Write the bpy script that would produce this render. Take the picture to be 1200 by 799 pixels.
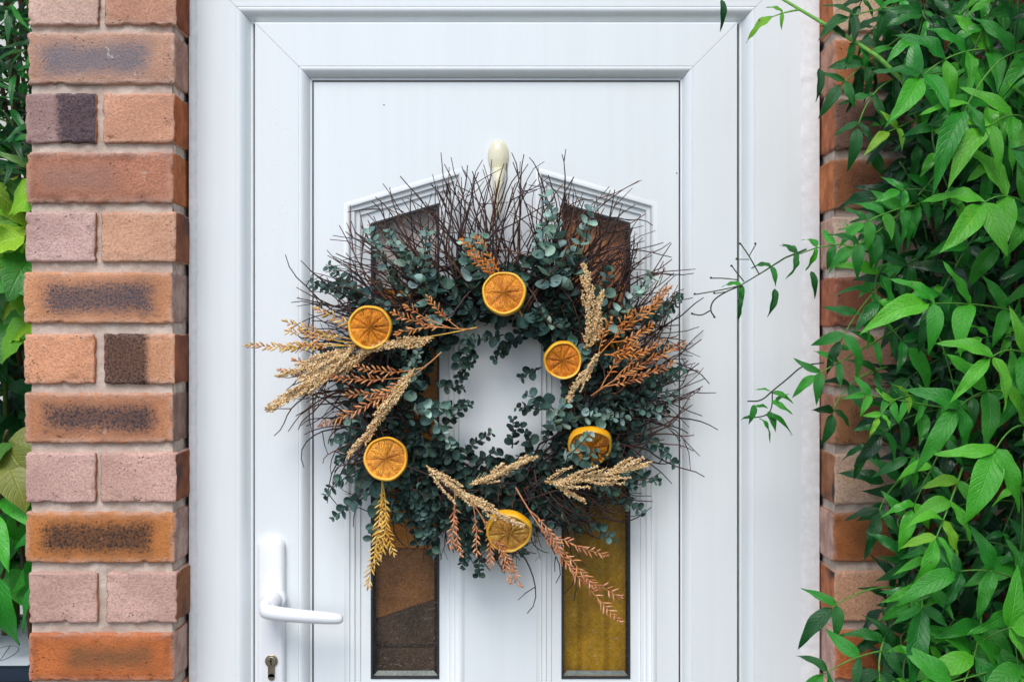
import bpy, bmesh, math, random
from mathutils import Vector, Matrix, noise
R = math.radians
sc = bpy.context.scene
for o in list(bpy.data.objects): bpy.data.objects.remove(o)
C = sc.collection

# ---------------------------------------------------------------- camera
CAM_D, CAM_Z, FPX = 1.6, 1.40, 1440.0       # metres in front of the brick face, eye height, focal length in photo pixels
cam = bpy.data.cameras.new('camera'); cam.lens = 36*FPX/1200; cam.sensor_width = 36
cam.clip_start = 0.05; cam.clip_end = 300
co = bpy.data.objects.new('camera', cam); C.objects.link(co)
co.location = (0, -CAM_D, CAM_Z); co.rotation_euler = (R(90), 0, 0); sc.camera = co

# ---------------------------------------------------------------- light: bright overcast, a little stronger from upper left
SUN_EL, SUN_AZ = 50, -10                    # azimuth from straight behind the camera, minus = left
w = bpy.data.worlds.new('World'); sc.world = w; w.use_nodes = True
wn = w.node_tree; bg = wn.nodes['Background']
sky = wn.nodes.new('ShaderNodeTexSky'); sky.sky_type = 'NISHITA'; sky.sun_disc = False
sky.sun_elevation = R(SUN_EL); sky.sun_rotation = R(180+10); sky.air_density = 0.9; sky.dust_density = 1.4; sky.ozone_density = 0.8
wn.links.new(sky.outputs[0], bg.inputs[0]); bg.inputs[1].default_value = 0.15
sd = bpy.data.lights.new('sun', 'SUN'); sd.energy = 1.4; sd.angle = R(32); sd.color = (1, .985, .965)
so = bpy.data.objects.new('sun', sd); C.objects.link(so)
sdir = Vector((math.sin(R(SUN_AZ))*math.cos(R(SUN_EL)), -math.cos(R(SUN_AZ))*math.cos(R(SUN_EL)), math.sin(R(SUN_EL))))
so.rotation_euler = sdir.to_track_quat('Z', 'Y').to_euler(); so.location = sdir*6

sc.render.engine = 'CYCLES'
sc.view_settings.view_transform = 'Standard'; sc.view_settings.look = 'None'
sc.view_settings.exposure = 0.54; sc.view_settings.gamma = 1

# ---------------------------------------------------------------- helpers
def at(px, py, Y=0.0):
    s = (Y+CAM_D)/FPX
    return Vector(((px-600)*s, Y, CAM_Z+(399.5-py)*s))
def lin(c):
    return tuple(((v/255)/12.92 if v/255 <= .04045 else ((v/255+.055)/1.055)**2.4) for v in c)
def tag(o, label=None, cat=None, group=None, kind=None):
    if label: o['label'] = label
    if cat: o['category'] = cat
    if group: o['group'] = group
    if kind: o['kind'] = kind
    return o
def empty(name, loc, label, cat, group=None):
    o = bpy.data.objects.new(name, None); C.objects.link(o); o.location = loc; o.empty_display_size = .05
    return tag(o, label, cat, group)
def link(name, me, mat, parent=None, M=None):
    o = bpy.data.objects.new(name, me); C.objects.link(o)
    if mat and not me.materials: me.materials.append(mat)
    if parent is not None:
        o.parent = parent
    W = M if M is not None else Matrix.Identity(4)
    o.matrix_parent_inverse = Matrix.Identity(4)
    o['_w'] = [x for r in W for x in r]
    return o
class MB:
    def __init__(s): s.v = []; s.f = []; s.c = []; s.uv = []
    def add(s, vs, fs, col=None, uv=None):
        n = len(s.v); s.v.extend(vs); s.f.extend([tuple(i+n for i in f) for f in fs])
        s.c.extend([col or (1, 1, 1)]*len(vs)); s.uv.extend(uv or [(0, 0)]*len(vs))
    def mesh(s, name, smooth=True, origin=None):
        vs = s.v if origin is None else [(v[0]-origin[0], v[1]-origin[1], v[2]-origin[2]) for v in s.v]
        me = bpy.data.meshes.new(name); me.from_pydata([tuple(v) for v in vs], [], s.f)
        a = me.attributes.new('tint', 'FLOAT_COLOR', 'POINT')
        a.data.foreach_set('color', [x for c in s.c for x in (c[0], c[1], c[2], 1)])
        b = me.attributes.new('luv', 'FLOAT_VECTOR', 'POINT')
        b.data.foreach_set('vector', [x for c in s.uv for x in (c[0], c[1], 0)])
        if smooth: me.polygons.foreach_set('use_smooth', [True]*len(me.polygons))
        me.update(); return me
    def obj(s, name, mat, parent=None, smooth=True, origin=None):
        """origin: world point that becomes the object's origin"""
        me = s.mesh(name, smooth, origin)
        return link(name, me, mat, parent, Matrix.Translation(origin) if origin is not None else None)
    def box(s, x0, x1, y0, y1, z0, z1, col=None):
        vs = [(x, y, z) for x in (x0, x1) for y in (y0, y1) for z in (z0, z1)]
        s.add(vs, [(0, 1, 3, 2), (4, 6, 7, 5), (0, 4, 5, 1), (2, 3, 7, 6), (0, 2, 6, 4), (1, 5, 7, 3)], col)
    def tube(s, pts, rad, sides=5, col=None, cap=True):
        pts = [Vector(p) for p in pts]; n = len(pts)
        if not hasattr(rad, '__len__'): rad = [rad]*n
        vs = []; u = None
        for i, p in enumerate(pts):
            t = (pts[min(i+1, n-1)]-pts[max(i-1, 0)])
            t = t.normalized() if t.length > 1e-9 else Vector((0, 0, 1))
            if u is None:
                u = t.cross(Vector((0, 1, 0)));  u = u if u.length > .1 else t.cross(Vector((1, 0, 0)))
            u = (u-t*u.dot(t)); u.normalize(); b = t.cross(u)
            for k in range(sides):
                a = 2*math.pi*k/sides
                vs.append(p+(u*math.cos(a)+b*math.sin(a))*rad[i])
        fs = []
        for i in range(n-1):
            for k in range(sides):
                a = i*sides+k; b2 = i*sides+(k+1) % sides
                fs.append((a, b2, b2+sides, a+sides))
        if cap: fs.append(tuple(range(sides-1, -1, -1))); fs.append(tuple(range((n-1)*sides, n*sides)))
        s.add(vs, fs, col)
def frame(base, d, nrm):
    x = Vector(d).normalized(); z = Vector(nrm); z = z-x*z.dot(x)
    if z.length < 1e-4: z = x.orthogonal()
    z.normalize(); y = z.cross(x)
    return Matrix(((x.x, y.x, z.x, base[0]), (x.y, y.y, z.y, base[1]), (x.z, y.z, z.z, base[2]), (0, 0, 0, 1)))
def chaikin(P, k=3):
    for _ in range(k):
        Q = [P[0]]
        for a, b in zip(P, P[1:]): Q += [a.lerp(b, .25), a.lerp(b, .75)]
        P = Q+[P[-1]]
    return P
def bez(a, b, c, n):
    return [a*(1-t)**2+b*2*t*(1-t)+c*t*t for t in [i/(n-1) for i in range(n)]]
def vary(c, rnd, a=.12, h=.05):
    k = 1+rnd.uniform(-a, a)
    return tuple(max(0, min(1, x*k*(1+rnd.uniform(-h, h)))) for x in c)

# ---------------------------------------------------------------- materials
class NT:
    def __init__(s, name):
        s.m = bpy.data.materials.new(name); s.m.use_nodes = True; s.t = s.m.node_tree
        s.p = s.t.nodes['Principled BSDF']; s.out = s.t.nodes['Material Output']
    def n(s, typ, props=None, **inp):
        nd = s.t.nodes.new('ShaderNode'+typ)
        for k, v in (props or {}).items(): setattr(nd, k, v)
        for k, v in inp.items(): s.set(nd, k, v)
        return nd
    def set(s, nd, k, v):
        key = int(k[1:]) if k[0] == 'i' and k[1:].isdigit() else k.replace('_', ' ')
        i = nd.inputs[key]
        if hasattr(v, 'outputs'): v = v.outputs[0]
        if isinstance(v, bpy.types.NodeSocket): s.t.links.new(v, i)
        elif isinstance(v, tuple) and len(v) == 3 and i.type == 'RGBA': i.default_value = (*v, 1)
        else: i.default_value = v
    def P(s, **kw):
        for k, v in kw.items(): s.set(s.p, k, v)
    def math(s, op, a, b=0.0, c=None):
        nd = s.n('Math', {'operation': op}, i0=a, i1=b)
        if c is not None: s.set(nd, 'i2', c)
        return nd
    def mix(s, f, a, b, blend='MIX'):
        nd = s.t.nodes.new('ShaderNodeMix'); nd.data_type = 'RGBA'; nd.blend_type = blend
        for k, v in ((0, f), (6, a), (7, b)):
            if hasattr(v, 'outputs'): v = v.outputs[2] if v.bl_idname == 'ShaderNodeMix' else v.outputs[0]
            if isinstance(v, bpy.types.NodeSocket): s.t.links.new(v, nd.inputs[k])
            elif isinstance(v, tuple): nd.inputs[k].default_value = (*v, 1) if len(v) == 3 else v
            else: nd.inputs[k].default_value = v
        return nd.outputs[2]
    def attr(s, name, typ='GEOMETRY'): return s.n('Attribute', {'attribute_name': name, 'attribute_type': typ})
    def noise(s, scale, detail=4, rough=.55, vec=None, dist=0):
        nd = s.n('TexNoise', None, Scale=scale, Detail=float(detail), Roughness=rough, Distortion=float(dist))
        if vec is not None: s.set(nd, 'Vector', vec)
        return nd
    def mapr(s, v, a, b, c=0.0, d=1.0): 
        nd = s.n('MapRange', {'interpolation_type': 'SMOOTHSTEP'}); 
        for k, x in ((0, v), (1, a), (2, b), (3, c), (4, d)): s.set(nd, 'i%d' % k, x)
        return nd
    def bump(s, h, strength=.3, dist=.002): 
        nd = s.n('Bump', None, Strength=strength, Distance=dist); s.set(nd, 'Height', h); return nd
def objco(n): return n.n('TexCoord').outputs['Object']
def genco(n): return n.n('TexCoord').outputs['Generated']

def mat_upvc():
    n = NT('white upvc'); pos = n.n('NewGeometry').outputs['Position']
    big = n.noise(3, 3, vec=pos); sp = n.noise(260, 2, vec=pos)
    streak = n.n('Mapping', None, Vector=pos, Scale=(60, 60, 3)); st = n.noise(1, 4, vec=streak)
    dirt = n.math('MULTIPLY', n.mapr(sp, .70, .78), n.mapr(big, .5, .62))
    c = n.mix(n.mapr(st, .35, .75, 0, .5), (.785, .82, .82), (.745, .777, .776))
    c = n.mix(n.math('MULTIPLY', dirt, .35), c, (.30, .27, .22))
    n.P(Base_Color=c, Roughness=n.mapr(st, .3, .7, .40, .52), Normal=n.bump(n.noise(18, 3, vec=pos), .05, .004)); n.p.inputs['Specular IOR Level'].default_value = .4
    return n.m
def mat_simple(name, col, rough=.5, metal=0, bumpscale=None, bs=.2, bd=.001, var=.12):
    n = NT(name); pos = objco(n)
    nz = n.noise(bumpscale or 40, 5, vec=pos)
    c = n.mix(n.mapr(nz, .3, .7), tuple(x*(1-var) for x in col), tuple(min(1, x*(1+var)) for x in col))
    n.P(Base_Color=c, Roughness=rough, Metallic=metal)
    if bumpscale: n.P(Normal=n.bump(nz, bs, bd))
    return n.m
def mat_brick():
    n = NT('weathered brick'); g = genco(n); ob = objco(n)
    A = lambda k: n.attr(k, 'OBJECT')
    rnd = n.n('ObjectInfo').outputs['Random']
    off = n.n('VectorMath', {'operation': 'ADD'}, i0=ob); cmb = n.n('CombineXYZ', None, X=n.math('MULTIPLY', rnd, 37.0), Y=n.math('MULTIPLY', rnd, 11.0), Z=n.math('MULTIPLY', rnd, 23.0))
    n.set(off, 'i1', cmb); v = off
    base = A('base').outputs['Color']; stain = A('stain').outputs['Color']; side = A('side').outputs['Color']
    box = A('stain_box').outputs['Vector']; amt = A('stain_amount').outputs['Fac']
    sep = n.n('SeparateXYZ', None, i0=g); sb = n.n('SeparateXYZ', None, i0=box)
    nb = n.noise(34, 5, .65, v); nf = n.noise(330, 5, .75, v); nl = n.noise(11, 3, .5, v)
    wob = n.math('MULTIPLY', n.math('SUBTRACT', nb, .5), .34)
    # stain: a soft box burnt into the face
    dx = n.math('SUBTRACT', n.math('ABSOLUTE', n.math('SUBTRACT', sep.outputs[0], sb.outputs[0])), sb.outputs[1])
    dz = n.math('SUBTRACT', n.math('ABSOLUTE', n.math('SUBTRACT', sep.outputs[2], .5)), sb.outputs[2])
    wf = n.math('MULTIPLY', n.math('SUBTRACT', nf, .5), .6)
    mx = n.mapr(n.math('ADD', n.math('ADD', dx, n.math('MULTIPLY', wob, .45)), n.math('MULTIPLY', wf, .5)), -.07, .07, 1, 0)
    mz = n.mapr(n.math('ADD', n.math('ADD', dz, n.math('MULTIPLY', wob, .8)), wf), -.12, .24, 1, 0)
    sm = n.math('MULTIPLY', n.math('MULTIPLY', mx, mz), amt)
    body = n.mix(n.mapr(nl, .3, .7), n.mix(1.0, base, (.80, .76, .74), 'MULTIPLY'), n.mix(1.0, base, (1.1, 1.08, 1.06), 'MULTIPLY'))
    body = n.mix(n.mapr(nf, .40, .68, 0, .75), body, n.mix(1.0, base, (.55, .47, .44), 'MULTIPLY'))
    # darker sandy drag line just inside the arris, pale lime on the arris itself
    ex = n.math('MINIMUM', sep.outputs[0], n.math('SUBTRACT', 1.0, sep.outputs[0]))
    ez = n.math('MINIMUM', sep.outputs[2], n.math('SUBTRACT', 1.0, sep.outputs[2]))
    e = n.math('MINIMUM', n.math('MULTIPLY', ex, A('aspect').outputs['Fac']), ez)
    rim = n.mapr(n.math('ADD', e, n.math('MULTIPLY', wob, .8)), .0, .2, 1, 0)
    rc = n.math('MULTIPLY', rim, n.mapr(nb, .42, .62, .15, .9))
    body = n.mix(n.math('MULTIPLY', rc, A('lime').outputs['Fac']), body, lin((214, 188, 172)))
    drag = n.math('MULTIPLY', n.mapr(n.math('ABSOLUTE', n.math('SUBTRACT', n.math('ADD', e, wob), .15)), .0, .16, 1, 0), n.math('MULTIPLY', A('drag').outputs['Fac'], n.mapr(nb, .40, .62, .1, .95)))
    body = n.mix(drag, body, n.mix(1.0, base, (.48, .43, .43), 'MULTIPLY'))
    body = n.mix(n.math('MULTIPLY', sm, n.mapr(nf, .35, .65, 1, .6)), body, stain)
    pits = n.mapr(n.n('TexVoronoi', None, Vector=v, Scale=170.0).outputs['Distance'], .04, .22, 1, 0)
    pm = n.math('MULTIPLY', pits, n.mapr(nb, .50, .60))
    body = n.mix(n.math('MULTIPLY', pm, .5), body, (.05, .035, .03))
    white = n.math('MULTIPLY', n.mapr(n.noise(95, 3, .6, v), .66, .74), n.mapr(nl, .45, .6))
    body = n.mix(n.math('MULTIPLY', white, .55), body, lin((222, 205, 192)))
    # return face has its own firing colour
    nx = n.math('ABSOLUTE', n.n('SeparateXYZ', None, i0=n.n('TexCoord').outputs['Normal']).outputs[0])
    sidec = n.mix(n.mapr(nb, .36, .64, 0, .75), side, n.mix(1.0, side, (.55, .47, .45), 'MULTIPLY'))
    sidec = n.mix(n.math('MULTIPLY', n.mapr(nl, .52, .62), A('side_burn').outputs['Fac']), sidec, (.055, .048, .05))
    col = n.mix(n.mapr(nx, .55, .85), body, sidec)
    h = n.math('ADD', n.math('MULTIPLY', nf, .8), n.math('SUBTRACT', n.math('MULTIPLY', nb, .7), pm))
    n.P(Base_Color=col, Roughness=.9, Normal=n.bump(h, 1.0, .0032)); n.p.inputs['Specular IOR Level'].default_value = .25
    return n.m
def mat_mortar():
    n = NT('sandy mortar'); pos = n.n('NewGeometry').outputs['Position']
    a = n.noise(28, 5, .6, pos); f = n.noise(420, 4, .7, pos); b = n.noise(9, 3, .5, pos)
    c = n.mix(n.mapr(a, .3, .7), lin((212, 194, 178)), lin((182, 160, 144)))
    c = n.mix(n.mapr(b, .52, .66, 0, .6), c, lin((204, 186, 172)))
    c = n.mix(n.mapr(f, .55, .75, 0, .6), c, lin((136, 110, 92)))
    n.P(Base_Color=c, Roughness=.95, Normal=n.bump(n.math('ADD', f, n.math('MULTIPLY', a, 1.0)), .7, .002))
    return n.m
def mat_leaf(name, src, rough=.38, spec=.5, vein=.5, trans=.25, veins_n=9., edge=0.0):
    """src 'OBJECT': colour from object colour; 'GEOMETRY': from the tint attribute. luv = (along, across)."""
    n = NT(name)
    col = n.n('ObjectInfo').outputs['Color'] if src == 'OBJECT' else n.attr('tint').outputs['Color']
    uv = n.attr('luv').outputs['Vector']; s = n.n('SeparateXYZ', None, i0=uv)
    av = n.math('ABSOLUTE', s.outputs[1])
    rib = n.mapr(av, .02, .09, 1, 0)
    ph = n.math('SUBTRACT', n.math('MULTIPLY', s.outputs[0], veins_n), n.math('MULTIPLY', av, 2.2))
    vv = n.math('ABSOLUTE', n.math('SUBTRACT', n.math('FRACT', ph), .5))
    side = n.mapr(vv, .02, .14, 1, 0)
    ob = objco(n); nz = n.noise(55, 4, .6, ob); nf = n.noise(400, 2, .5, ob)
    c = n.mix(n.mapr(nz, .3, .7), n.mix(1.0, col, (.72, .78, .72), 'MULTIPLY'), n.mix(1.0, col, (1.18, 1.12, 1.05), 'MULTIPLY'))
    c = n.mix(n.math('MULTIPLY', n.math('MAXIMUM', rib, n.math('MULTIPLY', side, .45)), vein), c, n.mix(1.0, col, (1.7, 1.5, 1.6), 'MULTIPLY'))
    sc1 = n.noise(38, 3, .5, n.n('NewGeometry').outputs['Position'])
    c = n.mix(n.mapr(sc1, .66, .72, 0, .55), c, n.mix(1.0, col, (1.9, 1.15, .8), 'MULTIPLY'))
    c = n.mix(n.math('MULTIPLY', n.mapr(n.noise(120, 2, .5, n.n('NewGeometry').outputs['Position']), .70, .74), .7), c, lin((96, 84, 40)))
    c = n.mix(n.math('MULTIPLY', n.mapr(av, .86, 1.0), .35), c, n.mix(1.0, col, (1.5, 1.3, .9), 'MULTIPLY'))
    h = n.math('SUBTRACT', n.math('MULTIPLY', nz, .9), n.math('ADD', rib, n.math('MULTIPLY', side, .6)))
    bp = n.bump(h, .5, .0014)
    n.P(Base_Color=c, Roughness=n.mapr(nz, .3, .7, rough-.06, rough+.12), Normal=bp); n.p.inputs['Specular IOR Level'].default_value = spec
    if trans:
        t = n.n('BsdfTranslucent', None, Color=n.mix(1.0, c, (1.25, 1.35, .55), 'MULTIPLY'))
        ms = n.n('MixShader', None, i0=trans, i1=n.p.outputs[0], i2=t.outputs[0])
        n.t.links.new(ms.outputs[0], n.out.inputs[0])
    return n.m
def mat_tint(name, rough=.6, spec=.3, var=.2, scale=200, bs=.3, trans=0):
    n = NT(name); col = n.attr('tint').outputs['Color']; nz = n.noise(scale, 4, .6, objco(n))
    c = n.mix(n.mapr(nz, .3, .7), n.mix(1.0, col, (1-var,)*3, 'MULTIPLY'), n.mix(1.0, col, (1+var,)*3, 'MULTIPLY'))
    n.P(Base_Color=c, Roughness=rough, Normal=n.bump(nz, bs, .0006)); n.p.inputs['Specular IOR Level'].default_value = spec
    return n.m
def mat_rind():
    n = NT('orange rind'); ob = objco(n); nz = n.noise(60, 4, .6, ob); v = n.n('TexVoronoi', None, Vector=ob, Scale=650.0)
    r = n.attr('luv').outputs['Vector']; s = n.n('SeparateXYZ', None, i0=r)
    c = n.mix(n.mapr(nz, .3, .7), lin((246, 172, 20)), lin((252, 200, 44)))
    c = n.mix(s.outputs[0], c, lin((252, 206, 84))); c = n.mix(n.math('MULTIPLY', n.n('ObjectInfo').outputs['Random'], .6), c, n.mix(1.0, c, (.96, .72, .5), 'MULTIPLY')); c = n.mix(n.mapr(n.noise(26, 4, .6, ob), .56, .72, 0, .55), c, lin((188, 104, 20)))
    n.P(Base_Color=c, Roughness=.36, Normal=n.bump(v.outputs['Distance'], .35, .0005)); return n.m
def mat_flesh():
    n = NT('dried orange flesh'); ob = objco(n)
    col = n.n('ObjectInfo').outputs['Color']
    uv = n.attr('luv').outputs['Vector']
    mp = n.n('Mapping', None, Vector=uv, Scale=(7, 16, 1)); vo = n.n('TexVoronoi', {'feature': 'F1'}, Vector=mp, Scale=1.0)
    nz = n.noise(170, 4, .65, ob); 
    d = n.mapr(vo.outputs['Distance'], .25, .75)
    c = n.mix(d, n.mix(1.0, col, (1.35, 1.45, 1.4), 'MULTIPLY'), n.mix(1.0, col, (.84, .60, .38), 'MULTIPLY'))
    c = n.mix(n.mapr(nz, .54, .66, 0, .75), c, n.mix(1.0, col, (.36, .2, .14), 'MULTIPLY'))
    h = n.math('SUBTRACT', n.math('MULTIPLY', nz, -.6), d)
    n.P(Base_Color=c, Roughness=.42, Normal=n.bump(h, .9, .0016)); return n.m
def mat_glass():
    n = NT('obscure glass'); pos = n.n('NewGeometry').outputs['Position']
    a = n.noise(140, 2, .5, pos, 1.6); b = n.noise(420, 2, .5, pos, 1.0)
    h = n.math('ADD', a, n.math('MULTIPLY', b, .2)); bp = n.bump(h, 1.0, .0016)
    ridge = n.mapr(n.math('ABSOLUTE', n.math('SUBTRACT', a, .5)),   .0, .10, 1, 0)
    tr = n.n('BsdfTransparent', None, Color=n.mix(n.math('MULTIPLY', ridge, .55), (.92, .90, .86), (.46, .44, .42)))  # darker tint along the pattern imitates refraction in the transmitted colour
    gl = n.n('BsdfGlossy', None, Color=(1, .97, .94), Roughness=.2, Normal=bp)
    fr = n.n('Fresnel', None, IOR=1.45, Normal=bp)
    ms = n.n('MixShader', None, i0=n.math('MULTIPLY', fr, .75), i1=tr.outputs[0], i2=gl.outputs[0])
    n.t.links.new(ms.outputs[0], n.out.inputs[0]); return n.m
def mat_amber():
    n = NT('amber translucent plastic'); n.P(Base_Color=lin((252, 244, 214)), Roughness=.14); n.p.inputs['Transmission Weight'].default_value = .3
    n.p.inputs['Subsurface Weight'].default_value = .5; n.p.inputs['Subsurface Radius'].default_value = (.01, .008, .004)
    n.p.inputs['Subsurface Scale'].default_value = .3
    return n.m
M_upvc = mat_upvc(); M_brick = mat_brick(); M_mortar = mat_mortar(); M_glass = mat_glass()
M_black = mat_simple('black rubber gasket', (.022, .026, .030), .5)
M_seal = mat_simple('white sealant', (.78, .77, .755), .55, 0, 110, .45, .0015, .05)
M_handle = mat_simple('white powder coat', (.84, .85, .86), .28, var=.02)
M_metal = mat_simple('worn nickel', (.42, .36, .27), .32, 1, 300, .3, .0004)
M_spacer = mat_simple('aluminium spacer', (.11, .13, .135), .45, 1)
M_dark = mat_simple('dark slot', (.012, .01, .009), .7)
M_amber = mat_amber()
M_paving = mat_simple('concrete paving', (.10, .098, .095), .9, 0, 30, .4, .003)
M_render = mat_simple('pale render', (.62, .60, .56), .9, 0, 60, .4, .002)
M_hall = mat_simple('dark hall backing', (.10, .075, .055), .9)
M_leafo = mat_leaf('jasmine leaf', 'OBJECT', .29, .5, .3, .2)
M_leafs = mat_leaf('jasmine foliage', 'GEOMETRY', .32, .5, .3, .2)
M_euco = mat_leaf('eucalyptus leaf', 'OBJECT', .55, .3, .25, .06, 5.)
M_eucs = mat_leaf('eucalyptus foliage', 'GEOMETRY', .55, .3, .25, .06, 5.)
M_stem = mat_tint('stem bark', .6, .3)
M_twig = mat_tint('dry twig', .75, .2, .3, 300)
M_straw = mat_tint('dried straw grain', .7, .25, .15, 500)
M_copper = mat_tint('copper dried fern', .6, .3, .2, 300)
M_rind = mat_rind(); M_flesh = mat_flesh()

# ================================================================ SETTING
g = MB(); S = 60
g.add([(-S, -S, 0), (S, -S, 0), (S, S, 0), (-S, S, 0)], [(0, 1, 2, 3)])
tag(g.obj('ground', M_paving, smooth=False), kind='structure')
XL, XR = at(206, 0)[0], at(975, 0)[0]        # inner faces of the two piers
g = MB(); g.box(XL-.14, XL-.005, .115, 1.2, .004, 2.35); tag(g.obj('porch_wall_left', M_render, smooth=False), kind='structure')
g = MB(); g.box(XR+.005, XR+.6, .115, 1.2, .004, 2.35); tag(g.obj('porch_wall_right', M_render, smooth=False), kind='structure')
g = MB(); g.box(XL-.004, XR+.004, .32, .34, .004, 2.35); g.box(XL-.004, XR+.004, .13, .319, 2.3, 2.35); g.box(XL-.004, XR+.004, .13, .319, .004, .05)
tag(g.obj('hall_light_block', M_hall, smooth=False), kind='structure')  # dark backing added to stop sky light leaking round the door

# ================================================================ BRICK PIERS
def brick_mesh(L, H, D, seed, nx, fine=True):
    """irregular rounded box, origin at front-face centre, front at y=0"""
    bm = bmesh.new(); bmesh.ops.create_cube(bm, size=1)
    bmesh.ops.scale(bm, vec=(L, D, H), verts=bm.verts); bmesh.ops.translate(bm, vec=(0, D/2, 0), verts=bm.verts)
    bmesh.ops.bevel(bm, geom=list(bm.edges)+list(bm.verts), offset=.0032, segments=2, affect='EDGES', profile=.5)
    if fine:
        for axis, n, ln in ((0, nx, L), (2, 13, H), (1, 8, D)):
            for i in range(1, n):
                p = [0, D/2, 0]; d = [0, 0, 0]; d[axis] = 1
                p[axis] = (-ln/2+ln*i/n) if axis != 1 else D*i/n
                bmesh.ops.bisect_plane(bm, geom=bm.verts[:]+bm.edges[:]+bm.faces[:], plane_co=p, plane_no=d)
        o = Vector((seed*3.1, seed*1.7, 0))
        for v in bm.verts:
            p = v.co+o
            nrm = Vector((noise.noise(p*110), noise.noise(p*110+Vector((9, 0, 0))), noise.noise(p*110+Vector((0, 9, 0)))))
            ed = (abs(v.co.x) > L/2-.006) + (abs(v.co.z) > H/2-.006) + (v.co.y < .006)
            chip = max(0, noise.noise(p*130+Vector((0, 5, 0)))-.12)*(.0055 if ed >= 2 else 0)
            if chip: v.co += Vector((-math.copysign(1, v.co.x) if abs(v.co.x) > L/2-.006 else 0, 1 if v.co.y < .006 else 0, -math.copysign(1, v.co.z) if abs(v.co.z) > H/2-.006 else 0))*chip
            v.co += nrm*(.0005 if ed < 2 else .0012)+Vector((0, 0, noise.noise(p*14)*.0007))
    me = bpy.data.meshes.new('brick'); bm.to_mesh(me); bm.free(); me.polygons.foreach_set('use_smooth', [True]*len(me.polygons))
    me.materials.append(M_brick); return me
meshcache = {}
def brick(parent, x0, x1, zt, zb, base, stain=None, amt=0.0, box=(.5, .34, .18), side=(190, 130, 95), burn=0.0, lime=.5, drag=0.0, fine=True, D=.1, seed=None, right=False):
    L, H = x1-x0, zt-zb; key = (round(L, 3), round(H, 3), fine)
    if fine:
        me = brick_mesh(L, H, D, seed, max(6, int(L/.005)))
    else:
        if key not in meshcache: meshcache[key] = brick_mesh(L, H, D, 0, 4, False)
        me = meshcache[key]
    o = link('brick', me, None, parent, Matrix.Translation(((x0+x1)/2, 0, (zt+zb)/2)))
    k_ = 1.18; o['base'] = tuple(min(.85, v*k_+.012) for v in lin(base)); o['stain'] = lin(stain or base); o['side'] = tuple(v*1.2 for v in lin(side)); o['stain_box'] = tuple(map(float, box)); o['stain_amount'] = float(amt)
    o['side_burn'] = float(burn); o['lime'] = float(lime); o['drag'] = float(drag); o['aspect'] = L/H
    return o
K = CAM_D/FPX
PX = lambda x: (x-600)*K
PZ = lambda y: CAM_Z+(399.5-y)*K
pierL = empty('brick_pier', ((PX(31)+XL)/2, .05, 0), 'narrow multicoloured brick pier left of the white door', 'brick pier', 'brick piers beside the door')
pierR = empty('brick_pier', (XR+.1, .05, 0), 'brick pier right of the door, mostly covered by green climber', 'brick pier', 'brick piers beside the door')
rows = [  # top, bottom, [(x0,x1,base,stain,amt,box,side,burn,lime,drag)]
 (-31, 30, [(32, 116, (222, 186, 168), None, 0, 0, (198, 140, 105), 0, .5, 0), (122, 207, (206, 156, 128), None, 0, 0, (150, 84, 52), .5, .6, 0)]),
 (38, 99, [(31, 205, (200, 156, 130), (112, 116, 126), .95, (.46, .36, .22), (196, 152, 132), 0, .8, .35)]),
 (109, 168, [(29, 113, (170, 140, 134), (66, 56, 64), 1, (.80, .34, .6), (190, 130, 95), 0, .4, 0), (120, 205, (220, 164, 132), None, 0, 0, (186, 104, 58), .2, .4, 0)]),
 (178, 238, [(30, 203, (188, 130, 102), (150, 122, 112), .6, (.35, .25, .15), (204, 122, 74), 0, 1, .7)]),
 (248, 307, [(29, 112, (206, 172, 162), None, 0, 0, (190, 130, 95), 0, .3, 0), (118, 207, (224, 170, 138), None, 0, 0, (152, 92, 62), .7, .4, 0)]),
 (319, 379, [(27, 203, (216, 154, 110), (64, 72, 84), 1, (.5, .36, .24), (196, 162, 148), 0, .7, 0)]),
 (391, 450, [(27, 111, (222, 158, 120), None, 0, 0, (200, 130, 90), 0, .5, 0), (121, 205, (214, 158, 120), (50, 42, 44), 1, (.29, .33, .62), (172, 100, 66), .3, .6, 0)]),
 (460, 519, [(28, 203, (206, 144, 104), (50, 56, 64), 1, (.5, .35, .2), (166, 134, 120), .5, .9, .25)]),
 (530, 589, [(29, 112, (208, 170, 158), None, 0, 0, (190, 130, 95), 0, .3, 0), (117, 207, (212, 172, 156), None, 0, 0, (150, 88, 58), .8, .3, 0)]),
 (600, 660, [(29, 205, (206, 134, 72), (48, 46, 46), 1, (.49, .36, .22), (200, 166, 152), 0, .8, .2)]),
 (670, 730, [(33, 114, (206, 168, 154), None, 0, 0, (190, 130, 95), 0, .3, 0), (124, 208, (212, 174, 160), None, 0, 0, (158, 104, 70), .5, .3, 0)]),
 (742, 798, [(33, 204, (206, 120, 64), (112, 88, 62), .85, (.56, .28, .14), (204, 168, 150), 0, .7, .6)]),
]
sd_ = 1
for t, b, bl in rows:
    for (x0, x1, base, st, amt, box, side, burn, lime, drag) in bl:
        brick(pierL, PX(x0), PX(x1), PZ(t), PZ(b), base, st, amt, box or (.5, .3, .2), side, burn, lime, drag, True, .1, sd_); sd_ += 1
pal = [(206, 168, 154), (206, 134, 82), (214, 156, 116), (190, 120, 84), (200, 152, 126)]
rb = random.Random(4)
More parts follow.
